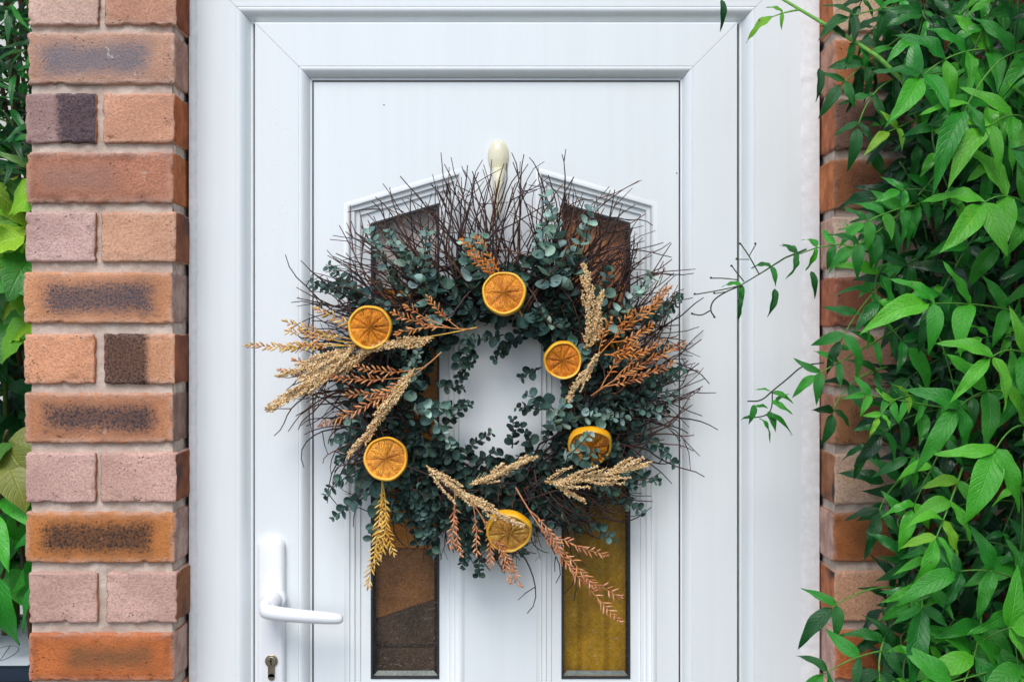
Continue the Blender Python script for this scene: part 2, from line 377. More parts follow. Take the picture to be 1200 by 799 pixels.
# courses above and below the picture, down to the ground
ext = [(-101-70.4*i, -42-70.4*i) for i in range(5)]+[(811+70.4*i, 870+70.4*i) for i in range(11)]
for i, (t, b) in enumerate(ext):
    if PZ(b) < .02: continue
    spans = [(31, 204)] if i % 2 == 0 else [(31, 114), (121, 205)]
    for (x0, x1) in spans: brick(pierL, PX(x0), PX(x1), PZ(t), PZ(b), rb.choice(pal), (80, 74, 72), rb.choice((0, .8)), (.5, .32, .18), rb.choice(pal), .3, .5, .2, False)
def mortar(parent, xa, xb, ztop, inner):
    mo = MB(); mo.box(xa, xb, .012, .108, .002, ztop); st = .0026
    zb, zt = PZ(860), PZ(-60); nz = int((zt-zb)/st)
    def skin(fn, nu):
        n0 = len(mo.v)
        for i in range(nz+1):
            for j in range(nu+1): mo.v.append(fn(j/nu, zb+(zt-zb)*i/nz)); mo.c.append((1, 1, 1)); mo.uv.append((0, 0))
        mo.f += [(n0+i*(nu+1)+j, n0+i*(nu+1)+j+1, n0+(i+1)*(nu+1)+j+1, n0+(i+1)*(nu+1)+j) for i in range(nz) for j in range(nu)]
    rough = lambda u, z: noise.noise(Vector((u*38, z*38, 1)))*.0024+noise.noise(Vector((u*120, z*120, 2)))*.0013
    xe = min(xb, PX(1130))
    skin(lambda t, z: (xa+(xe-xa)*t, .0068+rough(xa+(xe-xa)*t, z), z), int((xe-xa)/st))
    sg = 1 if inner > xa else -1
    skin(lambda t, z: (inner-sg*(.0055+rough(t*.07+5, z)), .006+.064*t, z), 22)
    mo.obj('mortar', M_mortar, parent)
mortar(pierL, PX(35), XL-.006, PZ(-455), XL)
# right pier: edge brick of each course seen beside the climber, then on behind the leaves
rrows = [
 (-22, 37, 'H', (214, 168, 140), None, 0, (196, 118, 72), .3, .5, 0),
 (46, 106, 'S', (176, 110, 68), (66, 50, 42), .9, (198, 150, 126), 0, .4, .5),  # dark brown has shade worked into the brick colour
 (116, 176, 'H', (120, 88, 72), (70, 52, 46), .8, (196, 120, 80), .5, .3, .3),  # base colour includes shade on top of the fired brown
 (186, 245, 'S', (158, 100, 62), (66, 50, 44), 1, (206, 126, 76), 0, .6, .8),
 (254, 314, 'H', (214, 172, 150), None, 0, (206, 166, 144), .2, .4, 0),
 (324, 383, 'S', (132, 78, 54), (90, 58, 44), .6, (190, 116, 82), .2, .4, .6),
 (394, 453, 'H', (168, 122, 98), None, 0, (196, 140, 108), .4, .5, .4),  # brown tone here partly painted shade
 (463, 522, 'S', (156, 106, 66), (72, 58, 46), 1, (200, 142, 108), .2, .5, .6),
 (532, 591, 'H', (212, 164, 138), None, 0, (176, 120, 84), 1, .6, 0),
 (601, 659, 'S', (176, 106, 54), (80, 62, 44), .8, (204, 166, 148), 0, .6, 1),
 (669, 728, 'H', (206, 148, 114), None, 0, (190, 118, 78), 1, .5, .2),
 (738, 797, 'S', (182, 98, 46), (90, 66, 44), .7, (210, 170, 154), 0, .6, .5),
]
for i, (t, b, kind, base, st, amt, side, burn, lime, drag) in enumerate(rrows):
    x = 975.5+(i*7 % 3); first = True
    while x < 1420:
        wdt = (84 if (kind == 'H') else 175)
        bs, stt, am = (tuple(min(235, v*1.08+6) for v in base), st, amt*.8) if first else (rb.choice(pal), (76, 70, 68), rb.choice((0, .8)))
        brick(pierR, PX(x), PX(x+wdt), PZ(t), PZ(b), bs, stt, am, (.45 if wdt > 90 else .6, .33, .22), side, burn, lime, drag, x < 1090, .1, sd_); sd_ += 1
        x += wdt+9; first = False
        if kind == 'H' and x > 1060: kind = 'S'
extR = [(-91-69.3*i, -32-69.3*i) for i in range(5)]+[(807+69.3*i, 866+69.3*i) for i in range(11)]
for i, (t, b) in enumerate(extR):
    if PZ(b) < .02: continue
    x = 976 if i % 2 else 976
    if i % 2: brick(pierR, PX(x), PX(x+84), PZ(t), PZ(b), rb.choice(pal), None, 0, (.5, .3, .2), rb.choice(pal), .3, .5, .2, False); x += 93
    while x < 1420: brick(pierR, PX(x), PX(x+175), PZ(t), PZ(b), rb.choice(pal), (80, 74, 72), rb.choice((0, .8)), (.5, .3, .2), rb.choice(pal), .3, .5, .2, False); x += 184
mortar(pierR, XR+.006, PX(1428), PZ(-445), XR)

# ================================================================ DOOR FRAME AND DOOR
F, LF, PF = .069, .075, .0885                # depths of frame face, leaf face, door panel face
def sweep4(parent, mat, x0, x1, z0, z1, prof, names, gap=.00025):
    """mitred rectangle of profile (inset, depth); one mesh for each side"""
    for side in range(4):
        m = MB(); n = len(prof)
        A, B = [], []
        for (t, y) in prof:
            if side == 0: A.append((x0+t, y, z0+t+gap)); B.append((x0+t, y, z1-t-gap))
            if side == 1: A.append((x0+t+gap, y, z1-t)); B.append((x1-t-gap, y, z1-t))
            if side == 2: A.append((x1-t, y, z1-t-gap)); B.append((x1-t, y, z0+t+gap))
            if side == 3: A.append((x1-t-gap, y, z0+t)); B.append((x0+t+gap, y, z0+t))
        m.add(A+B, [(i, i+1, n+i+1, n+i) for i in range(n-1)])
        me = m.mesh(names[side], True)
        ob = link(names[side], me, mat, parent)
        try: me.set_sharp_from_angle(angle=R(11))
        except Exception: pass
def arc(t0, y0, t1, y1, k=.35, n=7):
    """gently convex run between two profile points"""
    out = []
    for i in range(n):
        s = i/(n-1); bulge = math.sin(math.pi*s**.9)*k*(y1-y0)*.5
        out.append((t0+(t1-t0)*s, y0+(y1-y0)*s-bulge))
    return out
dframe = empty('door_frame', (0, F, 0), 'white plastic door frame with bevelled inner edge between brick piers', 'door frame')
fx0 = XL+.0006
fz1 = at(0, -46, F)[2]; fz0 = .03
t_g = at(277, 0, F)[0]-fx0; t_e = at(296.6, 0, F+.016)[0]-fx0
fx1 = at(866.3, 0, F+.016)[0]+t_e
prof = [(0, F+.045), (0, F+.0008), (.0008, F), (t_g-.0007, F), (t_g-.0002, F+.0007), (t_g+.0004, F+.0006)]+arc(t_g+.0008, F+.0003, t_e-.0032, F+.0155, .6, 10)+[(t_e-.0026, F+.0163), (t_e-.0010, F+.0165), (t_e, F+.0176), (t_e, F+.05)]
sweep4(dframe, M_upvc, fx0, fx1, fz0, fz1, prof, ['jamb', 'jamb', 'jamb', 'threshold'])
for o in C.objects:
    if o.parent == dframe and o.name.startswith('jamb.001'): o.name = 'head'
m = MB(); m.box(XL+.0005, XR-.0005, .045, .128, fz1+.002, 2.348); tag(m.obj('lintel', M_render, smooth=False), 'pale concrete lintel across the top of the door frame', 'lintel')
door = empty('front_door', (0, LF, .05), 'closed white plastic front door with two narrow glazed lights', 'door')
lx0, lx1 = at(298.6, 0, LF)[0], at(864, 0, LF)[0]; lz1 = at(0, 26.6, LF)[2]; lz0 = fz0+t_e+.004
u_g = at(350, 0, LF)[0]-lx0; u_e = at(366, 0, PF)[0]-lx0
prof = [(0, LF+.045), (0, LF+.0012), (.0004, LF+.0004), (.0014, LF), (u_g-.0007, LF), (u_g-.0002, LF+.0007), (u_g+.0004, LF+.0006)]+arc(u_g+.0008, LF+.0003, u_e-.003, LF+.0125, .6, 10)+[(u_e-.0024, LF+.0131), (u_e-.0009, LF+.0132), (u_e, LF+.0138), (u_e, LF+.03)]
sweep4(door, M_upvc, lx0, lx1, lz0, lz1, prof, ['stile', 'top_rail', 'stile', 'bottom_rail'])
px0, px1, pz0, pz1 = lx0+u_e+.0002, lx1-u_e-.0002, lz0+u_e+.0002, lz1-u_e-.0002
gk = MB(); q = .0016
gk.box(px0, px0+q, PF-.0012, PF+.01, pz0, pz1); gk.box(px1-q, px1, PF-.0012, PF+.01, pz0, pz1)
gk.box(px0+q, px1-q, PF-.0012, PF+.01, pz1-q, pz1); gk.box(px0+q, px1-q, PF-.0012, PF+.01, pz0, pz0+q)
gk.obj('panel_gasket', M_black, door, False)
# dark rebate behind the gap round the leaf
rg = MB(); e = .0245
rg.box(fx0+t_e-.002, lx0+.004, F+.052, F+.056, lz0, lz1); rg.box(lx1-.004, fx1-t_e+.002, F+.052, F+.056, lz0, lz1)
rg.box(fx0+t_e-.002, fx1-t_e+.002, F+.0522, F+.0562, lz1-.004, lz1+.012)
rg.obj('rebate_seal', M_black, dframe, False)
def lines_offset(poly, d):
    out = []; n = len(poly)
    def ln(i):
        a, b = Vector(poly[i]), Vector(poly[(i+1) % n]); t = (b-a).normalized(); nn = Vector((t.y, -t.x)); return a+nn*d, t
    for i in range(n):
        (p, t), (q2, s) = ln(i-1), ln(i)
        den = t.x*s.y-t.y*s.x; k = ((q2.x-p.x)*s.y-(q2.y-p.y)*s.x)/den
        out.append(tuple(p+t*k))
    return out
def q2(px, py, Y=PF): p = at(px, py, Y); return (p.x, p.z)
# clockwise so that offset goes inwards
lightsP = [[q2(403, 828), q2(403, 238), q2(544.5, 196), q2(544.5, 828)], [q2(628, 828), q2(628, 196), q2(770, 237), q2(770, 828)]]
bm = bmesh.new()
def loop(poly):
    vs = [bm.verts.new((x, PF, z)) for x, z in poly]; return [bm.edges.new((vs[i], vs[(i+1) % len(vs)])) for i in range(len(vs))]
ed = loop([(px0+q, pz0+q), (px1-q, pz0+q), (px1-q, pz1-q), (px0+q, pz1-q)])
for P_ in lightsP: ed += loop(P_)
bmesh.ops.triangle_fill(bm, use_beauty=True, use_dissolve=False, edges=ed, normal=(0, -1, 0))
me = bpy.data.meshes.new('door_panel'); bm.to_mesh(me); bm.free(); link('door_panel', me, M_upvc, door)
mprof = [(0, 0), (.0018, -.0008), (.0035, -.0013), (.0058, -.0013), (.0072, -.0009), (.0078, .0004), (.0086, .0028), (.0096, .0034), (.0125, .0034), (.0140, .0040), (.0146, .0062), (.0154, .0078), (.0166, .0082), (.0196, .0082), (.0212, .0088), (.0218, .0106), (.0226, .0118), (.024, .0122), (.0365, .0128)]
for k, P_ in enumerate(lightsP):
    m = MB(); rings = [lines_offset(P_, t) for t, y in mprof]; nn = 4
    for i in range(len(mprof)-1):
        for j in range(4):
            a, b = rings[i], rings[i+1]; j2 = (j+1) % 4
            m.add([(a[j][0], PF+mprof[i][1], a[j][1]), (a[j2][0], PF+mprof[i][1], a[j2][1]), (b[j2][0], PF+mprof[i+1][1], b[j2][1]), (b[j][0], PF+mprof[i+1][1], b[j][1])], [(0, 1, 2, 3)])
    me = m.mesh('light_moulding', False)
    b_ = bmesh.new(); b_.from_mesh(me); bmesh.ops.remove_doubles(b_, verts=b_.verts, dist=1e-6); b_.to_mesh(me); b_.free()
    me.polygons.foreach_set('use_smooth', [True]*len(me.polygons)); me.set_sharp_from_angle(angle=R(50))
    link('light_moulding', me, M_upvc, door)
    GP = PF+.0140
    go = lines_offset(P_, .0355); gi = lines_offset(P_, .0382); gp = lines_offset(P_, .0370)
    m = MB(); m.add([(x, GP, z) for x, z in gp], [(0, 1, 2, 3)])
    pane = m.obj('pane', M_glass, door, False)
    m = MB()
    for j in range(4):
        j2 = (j+1) % 4; y0 = PF+.0116; y1 = PF+.0118
        m.add([(go[j][0], PF+.0129, go[j][1]), (go[j2][0], PF+.0129, go[j2][1]), (go[j2][0], y0, go[j2][1]), (go[j][0], y0, go[j][1]), (gi[j2][0], y0, gi[j2][1]), (gi[j][0], y0, gi[j][1]), (gi[j2][0], GP+.002, gi[j2][1]), (gi[j][0], GP+.002, gi[j][1])], [(0, 1, 2, 3), (3, 2, 4, 5), (5, 4, 6, 7)])
    m.obj('gasket', M_black, pane, False)
    s0 = lines_offset(P_, .0378); s1 = lines_offset(P_, .0405); m = MB(); y = GP+.006
    for j in (0, 2, 3):
        j2 = (j+1) % 4; wd = 1.0 if j == 3 else .55
        if (k == 0 and j == 2) or (k == 1 and j == 0): wd = .3
        s1 = lines_offset(P_, .0378+(.006 if j == 3 else .0035 if wd > .4 else .0015))
        m.add([(s0[j][0], y, s0[j][1]), (s0[j2][0], y, s0[j2][1]), (s1[j2][0], y+.004, s1[j2][1]), (s1[j][0], y+.004, s1[j][1])], [(0, 1, 2, 3)])
    m.obj('spacer_bar', M_spacer, pane, False)

for (x, y) in ((450, 123), (793, 203)):
    c_ = at(x, y, PF-.0004); m = MB(); m.tube([c_, c_-Vector((0, .0006, 0))], [.0009, .0006], 8); m.obj('grit_speck', M_dark, door)
# hallway things close behind the obscure glass
def board(m, pxa, pya, pxb, pyb, Y, th, col, col2=None):
    a, b = at(pxa, pya, Y), at(pxb, pyb, Y)
    m.box(min(a.x, b.x), max(a.x, b.x), Y, Y+th, min(a.z, b.z), max(a.z, b.z))
hallL = empty('hall_panelling', at(475, 1200, .145), 'brown wooden hallway panelling blurred behind the left glass', 'panelling')
def hb(name, parent, mat, *args):
    m = MB(); board(m, *args, None); return m.obj(name, mat, parent, False)
Wd = lambda nm, c: mat_simple(nm, lin(c), .8, 0, 25, .3, .002, .25)
hb('upper_panel', hallL, Wd('grey pink board', (224, 216, 216)), 405, 180, 555, 338, .125, .012)  # pale grey pink board behind the top of the left pane
hb('middle_panel', hallL, Wd('amber varnish', (216, 140, 46)), 405, 340, 555, 641.5, .127, .012)
hb('lower_panel', hallL, Wd('brown varnish', (150, 102, 56)), 405, 641.8, 555, 960, .131, .012)
m = MB(); sp_ = [at(405, 736, .128), at(509, 702, .128), at(509, 960, .128), at(405, 960, .128)]
m.add([tuple(p) for p in sp_]+[(p.x, p.y+.0025, p.z) for p in sp_], [(0, 1, 2, 3), (7, 6, 5, 4), (0, 4, 5, 1), (1, 5, 6, 2), (2, 6, 7, 3), (3, 7, 4, 0)]); m.obj('stair_string', Wd('dull brown wood', (84, 68, 54)), hallL, False)
hb('tread', hallL, Wd('dark brown wood', (62, 50, 42)), 405, 754, 509, 757, .126, .0015)
hb('side_post', hallL, Wd('near black wood', (46, 36, 36)), 509, 650, 560, 960, .124, .012)
hallR = empty('hall_curtain', at(695, 1200, .135), 'mustard and tan curtain blurred behind the right glass', 'curtain')
def curtain(name, mat, x0, x1, y0, y1, Y):
    m = MB(); n = 60
    for i in range(n+1):
        px = x0+(x1-x0)*i/n; yy = Y+.004*math.sin(i*.55)+.002*math.sin(i*1.3+1)
        a, b = at(px, y0, Y), at(px, y1, Y)
        m.v += [(a.x, yy, a.z), (b.x, yy, b.z)]; m.c += [(1, 1, 1)]*2; m.uv += [(0, 0)]*2
        if i: k = 2*i; m.f.append((k-2, k-1, k+1, k))
    return m.obj(name, mat, hallR)
curtain('valance', Wd('tan cloth', (206, 142, 98)), 605, 795, 170, 372, .128)
curtain('drape', Wd('mustard cloth', (190, 148, 16)), 605, 795, 350, 1000, .135)

# handle
hd = MB()
hx0, hx1, hzt, hzb = at(303, 0, LF)[0], at(335, 0, LF)[0], at(0, 629, LF)[2], at(0, 835, LF)[2]
def rounded_plate(m, x0, x1, z0, z1, r, y, th, bev):
    pts = []
    for cx, cz, a0 in ((x1-r, z1-r, 0), (x0+r, z1-r, 90), (x0+r, z0+r, 180), (x1-r, z0+r, 270)):
        for i in range(9): a = R(a0+i*11.25); pts.append((cx, cz, math.cos(a), math.sin(a)))
    rings = []
    for (ins, yy) in ((0, y), (0, y-th+bev), (bev*.3, y-th+bev*.3), (bev, y-th)):
        rings.append([(cx+(r-ins)*c, yy, cz+(r-ins)*s) for cx, cz, c, s in pts])
    n = len(pts); vs = [p for r_ in rings for p in r_]
    fs = [(i*n+j, i*n+(j+1) % n, (i+1)*n+(j+1) % n, (i+1)*n+j) for i in range(3) for j in range(n)]+[tuple(range(3*n, 4*n))]
    m.add(vs, fs)
rounded_plate(hd, hx0, hx1, hzb, hzt, .013, LF-.0003, .011, .005)
handle = hd.obj('handle_plate', M_handle, door); handle.data.set_sharp_from_angle(angle=R(50))
lv = MB(); YH = LF-.052
bc = at(320, 702, LF-.02)
path = [Vector((bc.x, LF-.010, bc.z)), Vector((bc.x, LF-.030, bc.z)), Vector((bc.x-.001, LF-.042, bc.z-.004)), at(312, 710, YH+.004), at(309, 716, YH), at(322, 718.5, YH-.001), at(345, 721, YH-.001), at(370, 723, YH), at(392, 724.5, YH+.002), at(400, 724.8, YH+.003), at(402.5, 724.8, YH+.003)]
lv.tube(path, [.0125, .0118, .0118, .0118, .0112, .0100, .0092, .0086, .0080, .0066, .0028], 16)
lo = lv.obj('lever', M_handle, door)
sm = lo.modifiers.new('smooth', 'SUBSURF'); sm.levels = 1; sm.render_levels = 2
bo = MB()
bo.tube([(bc.x, LF-.0105, bc.z), (bc.x, LF-.0180, bc.z), (bc.x, LF-.0192, bc.z)], [.0165, .0160, .0145], 28); b2_ = bo.obj('handle_rose', M_handle, handle); b2_.data.set_sharp_from_angle(angle=R(40))
cy = MB(); cc = at(318, 774, LF-.0125)
cy.tube([(cc.x, LF-.0110, cc.z), (cc.x, LF-.0135, cc.z), (cc.x, LF-.0140, cc.z)], [.0085, .0085, .0078], 24)
cy.box(cc.x-.0046, cc.x+.0046, LF-.0134, LF-.0108, cc.z-.0215, cc.z-.004)
cy.tube([(cc.x, LF-.0110, cc.z-.0215), (cc.x, LF-.0134, cc.z-.0215)], [.0046, .0046], 16)
cyl = cy.obj('lock_cylinder', M_metal, door, False)
ks = MB(); ks.tube([(cc.x, LF-.0142, cc.z), (cc.x, LF-.0150, cc.z), (cc.x, LF-.0152, cc.z)], [.0062, .0060, .0055], 20)
ks.obj('plug', M_metal, cyl, False)
ks = MB(); ks.box(cc.x-.0009, cc.x+.0009, LF-.0155, LF-.0140, cc.z-.0048, cc.z+.0048); ks.box(cc.x-.0024, cc.x+.0014, LF-.0154, LF-.0140, cc.z-.001, cc.z+.001); ks.obj('keyhole', M_dark, cyl, False)
# sealant beads along brick and frame
for name, xa, xb, sgn in (('sealant', 222.5, 231.5, 1), ('sealant', 957.5, 938.8, -1)):
    m = MB(); n = 260; rs = random.Random(7 if sgn > 0 else 8)
    for i in range(n+1):
        z = PZ(-40)+(PZ(850)-PZ(-40))*i/n
        wv = noise.noise(Vector((z*12, sgn*3, 0)))*.0012+noise.noise(Vector((z*60, sgn*5, 0)))*.0007+(0.0012 if math.sin(z*80+sgn) > .86 else 0)
        a = XL+.0002 if sgn > 0 else XR-.0002
        b = at(xb, 0, F)[0]+wv*sgn
        for k in range(6):
            s = k/5; hgt = math.sin(math.pi*min(1, s*1.02))*.0016+(1-s)*.0042+noise.noise(Vector((z*90, s*3, sgn)))*.0007
            m.v.append((a+(b-a)*s, F-.0004-hgt*(1 if s < 1 else 0)-(0 if s < 1 else -.0008), z)); m.c.append((1, 1, 1)); m.uv.append((0, 0))
        if i:
            for k in range(5): q_ = (i-1)*6+k; m.f.append((q_, q_+1, q_+7, q_+6))
    m.obj(name, M_seal, dframe)

# ================================================================ HOOK
hk = empty('wreath_hook', at(584, 186, PF-.008), 'small cream translucent adhesive hook on door above wreath', 'hook')
m = MB(); c = at(584, 185, PF); nlat, nlon = 10, 24
for i in range(nlat+1):
    ph = (math.pi/2)*i/nlat
    for j in range(nlon):
        a = 2*math.pi*j/nlon
        m.v.append((c.x+(.0145+.0015*math.sin(a))*math.cos(ph)*math.cos(a), PF-.0006-.010*math.sin(ph), c.z+.0245*math.cos(ph)*math.sin(a))); m.c.append((1, 1, 1)); m.uv.append((0, 0))
m.f = [(i*nlon+j, i*nlon+(j+1) % nlon, (i+1)*nlon+(j+1) % nlon, (i+1)*nlon+j) for i in range(nlat) for j in range(nlon)]
m.obj('hook_pad', M_amber, hk)
m = MB(); m.tube([at(584, 200, PF-.006), at(583.5, 213, PF-.012), at(583, 230, PF-.013), at(583, 246, PF-.016), at(583, 252, PF-.026), at(583, 246, PF-.034)], [.0095, .0068, .0050, .0042, .004, .003], 12); m.obj('hook_arm', M_amber, hk)
m = MB(); m.box(c.x-.0065, c.x+.0065, PF-.0022, PF-.0006, c.z-.062, c.z+.004); m.obj('adhesive_strip', M_handle, hk, False)
# ================================================================ WREATH
rw = random.Random(21)
WY = .045                                     # depth of the wreath's ring
U = (WY+CAM_D)/FPX                            # metres per photo pixel at that depth
WC = at(578, 455, WY)
wreath = empty('wreath', WC, 'round wreath of eucalyptus, brown twigs, dried grasses and orange slices on door', 'wreath')
def wp(px, py, y=0.0): return Vector((WC.x+(px-578)*U, WY+y, WC.z-(py-455)*U))
def clampy(p): p.y = min(p.y, PF-.004); return p
TW = [lin((70, 52, 48)), lin((56, 44, 46)), lin((88, 64, 54)), lin((108, 74, 56)), lin((82, 64, 60)), lin((48, 38, 40)), lin((62, 48, 50))]
# wound vines that carry everything
for i in range(26):
    m = MB(); r0 = rw.uniform(88, 158); y0 = rw.uniform(-.018, .03); ph = rw.uniform(0, 6.28); k = rw.choice((2, 3, 5)); am = rw.uniform(6, 16)
    a0 = rw.uniform(0, 6.28); sp = rw.uniform(3.2, 6.0); pts = []
    for j in range(46):
        a = a0+sp*j/45; r = r0+am*math.sin(k*a+ph)+3*math.sin(11*a+ph)
        pts.append(clampy(wp(578+r*math.cos(a), 455-r*math.sin(a), y0+.012*math.sin(k*a*1.3+ph*2))))
    m.tube(pts, [rw.uniform(.0010, .0019)]*46, 5, rw.choice(TW)); m.obj('vine', M_twig, wreath)
# radiating twigs
def twig_geo(m, p0, ang, ln, lean, y0, ydrift, rad, col, forks=1, curl=0.0):
    pts = []; p = Vector((p0[0], p0[1])); a = ang; n = 9; step = ln/(n-1); wob = rw.uniform(-.9, .9); y = y0
    for j in range(n):
        pts.append(clampy(wp(p.x, p.y, y)))
        a += lean/(n-1)+rw.uniform(-.16, .16)+wob*math.sin(j*1.1)*.3+curl*(j/n)**2
        y += ydrift/(n-1)+rw.uniform(-.0015, .0015)
        p += Vector((math.cos(a), -math.sin(a)))*step
    m.tube(pts, [rad*(1-.55*j/(n-1)) for j in range(n)], 4, col)
    for f in range(forks):
        j = rw.randint(3, 7); q_ = pts[j]; fa = a+rw.choice((-1, 1))*rw.uniform(.3, .8); fl = ln*rw.uniform(.15, .4)*U
        d = Vector((math.cos(fa), rw.uniform(-.3, .3), math.sin(fa))); d2 = d+Vector((rw.uniform(-.3, .3), 0, rw.uniform(-.3, .3)))
        m.tube([q_, clampy(q_+d*fl*.5), clampy(q_+d*fl*.5+d2*fl*.5)], [rad*.6, rad*.5, rad*.35], 4, col)
    return pts[0]
specs = []
def fan(n, a0, a1, r0, r1, l0, l1, lean, off=0.0, curl=0.0, reach=None):
    for i in range(n):
        th = R(rw.uniform(a0, a1)); r = rw.uniform(r0, r1)
        ln = rw.uniform(l0, l1)*(1 if rw.random() < .8 else 1.12)
        if reach: ln = min(ln, reach*rw.uniform(.86, 1.03)-r)
        specs.append((578+r*math.cos(th), 455-r*math.sin(th), th+off+rw.gauss(0, .27), max(28, ln), lean, curl))
fan(88, 55, 112, 95, 170, 100, 185, -.06, .04, reach=278)     # top
fan(72, 108, 150, 95, 170, 90, 165, .05, .10, reach=266)     # upper left
fan(60, 150, 184, 110, 175, 70, 130, .1, -.12, reach=246)    # left
fan(76, 25, 64, 95, 170, 90, 165, -.05, .12, reach=268)      # upper right
fan(74, -24, 28, 110, 185, 70, 140, .15, .30, reach=262)     # right
fan(46, -62, -20, 105, 175, 60, 120, .4, .2, .2, reach=232)  # lower right
fan(36, 188, 236, 110, 175, 50, 115, .3, -.25, .5, reach=240)  # lower left curls
fan(34, 250, 312, 105, 165, 60, 120, .5, -.1, .4, reach=228)   # bottom
special = [(420, 372, 3.3, 118, -1.1, 0), (700, 262, .95, 70, -.9, 0), (640, 240, 1.6, 60, .2, 0), (662, 250, 1.35, 70, .35, 0), (700, 300, .7, 90, -.6, 0), (720, 345, .5, 100, -.5, 0), (748, 415, .9, 85, .1, 0),
           (420, 470, 3.2, 95, .4, .3), (410, 500, 3.1, 85, .9, .5), (365, 450, 4.4, 75, -.2, 0), (430, 520, 3.9, 90, .2, .6), (630, 600, 5.2, 90, -.5, -.5), (650, 600, 5.5, 110, -.6, .2), (600, 640, 5.6, 90, -1.3, -.6), (690, 600, 5.7, 80, .4, .2)]
tm = MB(); ntw = 0
order = list(range(len(specs))); rw.shuffle(order)
for i in order:
    x, y, th, ln, lean, curl = specs[i]; col = vary(rw.choice(TW), rw, .2); rad = rw.uniform(.0009, .0015); lean += rw.gauss(0, .55)
    args = ((x, y), th, ln, lean, rw.uniform(-.02, .028), rw.uniform(-.03, .02), rad, col, rw.choice((0, 0, 1, 1)), curl)
    if ntw < 285:
        m = MB(); p = twig_geo(m, *args); m.obj('twig', M_twig, wreath, origin=p); ntw += 1
    else: twig_geo(tm, *args)
for (x, y, th, ln, lean, curl) in special:
    m = MB(); p = twig_geo(m, (x, y), th, ln, lean, rw.uniform(-.005, .015), -.01, .0012, TW[rw.randint(0, 1)], 1, curl); m.obj('twig', M_twig, wreath, origin=p)
# fine tangle in the body of the ring
for i in range(520):
    th = rw.uniform(0, 6.283); r = rw.uniform(84, 178)
    twig_geo(tm, (578+r*math.cos(th), 455-r*math.sin(th)), th+rw.choice((-1, 1))*rw.uniform(.2, 1.7), rw.uniform(25, 60), rw.uniform(-.6, .6), rw.uniform(-.01, .035), rw.uniform(-.02, .01), rw.uniform(.0005, .0009), vary(rw.choice(TW+[lin((44, 58, 52))]), rw, .2), 1)
tag(tm.obj('twig_tangle', M_twig, wreath), kind='stuff')

# eucalyptus
def round_leaf(seed, pointed=0.0, cup=.18):
    r = random.Random(seed); vs = [(0, 0, 0)]; fs = []; uv = [(0, 0)]
    n = 10; vs = []; uv = []
    for ring, s in enumerate((.0, .55, 1.0)):
        if s == 0: vs.append((.5, 0, -cup*.25)); uv.append((.5, 0)); continue
        for j in range(n):
            a = 2*math.pi*j/n+.0
            x = .5+.5*s*math.cos(a); y = .46*s*math.sin(a)*(1-pointed*.35*max(0, math.cos(a)))
            z = cup*(s*s-.25)*.55+.05*math.sin(2*a+r.uniform(0, .6))*s+(abs(y)*.22)+r.uniform(-.012, .012)
            vs.append((x, y, z)); uv.append((x, y*2))
    fs = [(0, 1+j, 1+(j+1) % n) for j in range(n)]+[(1+j, 1+n+j, 1+n+(j+1) % n, 1+(j+1) % n) for j in range(n)]
    return vs, fs, uv
EL = [round_leaf(i, pointed=(i % 3)*.5, cup=rw.uniform(.1, .4)) for i in range(6)]
ELM = []
for vs, fs, uv in EL:
    m = MB(); m.add(vs, fs, None, uv); me = m.mesh('eucalyptus_leaf'); me.materials.append(M_euco); ELM.append(me)
pale = [lin((132, 160, 152)), lin((112, 142, 136)), lin((150, 176, 170)), lin((92, 124, 118))]
mid = [lin((74, 104, 98)), lin((62, 92, 86)), lin((88, 118, 112)), lin((52, 80, 76))]
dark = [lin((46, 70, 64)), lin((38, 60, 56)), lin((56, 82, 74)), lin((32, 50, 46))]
leaves = []                                   # (score, sprig object, leaf variant, matrix, colour)
def sprig(x, y, ang, ln, size, pal_, y0, ydrift, bend=0.0, gapf=1.0, stemcol=(60, 66, 54), solo=False, sub=True):
    """stem drawn from (x,y) px; opposite pairs of round leaves"""
    pts = []; p = Vector((x, y)); a = ang; n = 10; step = ln/(n-1); d = y0
    for j in range(n):
        pts.append(clampy(wp(p.x, p.y, d))); a += bend/(n-1)+rw.uniform(-.06, .06); d += ydrift/(n-1)
        p += Vector((math.cos(a), -math.sin(a)))*step
    m = MB(); m.tube(pts, [.0011-.0006*j/(n-1) for j in range(n)], 4, vary(lin(stemcol), rw))
    so_ = m.obj('eucalyptus_sprig', M_stem, wreath, origin=pts[0])
    L = ln*U; s = 8*U*rw.random(); rot = rw.uniform(0, 3)
    while s < L:
        f = s/L; k = min(n-2, int(f*(n-1))); q_ = pts[k].lerp(pts[k+1], f*(n-1)-k); t = (pts[k+1]-pts[k]).normalized()
        sz = size*U*(1.12-.6*f)*rw.uniform(.8, 1.15)
        rot += rw.uniform(.9, 1.6)
        nb = t.cross(Vector((0, -1, 0))); nb = nb.normalized() if nb.length > .1 else Vector((1, 0, 0)); nc = t.cross(nb)
        for sgn in (-1, 1):
            dv = (nb*math.cos(rot)+nc*math.sin(rot))*sgn+t*rw.uniform(.25, .8)
            dv.normalize()
            nr = t*.75+Vector((rw.gauss(0, .35), -.75+rw.gauss(0, .35), .35+rw.gauss(0, .3)))
            base = q_+dv*.0012; base.y = min(base.y, PF-.008)
            tip_y = base.y+dv.y*sz
            if tip_y > PF-.004: dv.y = -abs(dv.y)*.3
            Mx = frame(base, dv, nr) @ Matrix.Diagonal((sz, sz, sz, 1))
            leaves.append((sz*(1.2 if base.y < WY-.005 else .7), so_, rw.randrange(6), Mx, tuple(x*1.22 for x in vary(rw.choice(pal_), rw, .22, .08))))
        s += sz*.58*gapf
    return so_
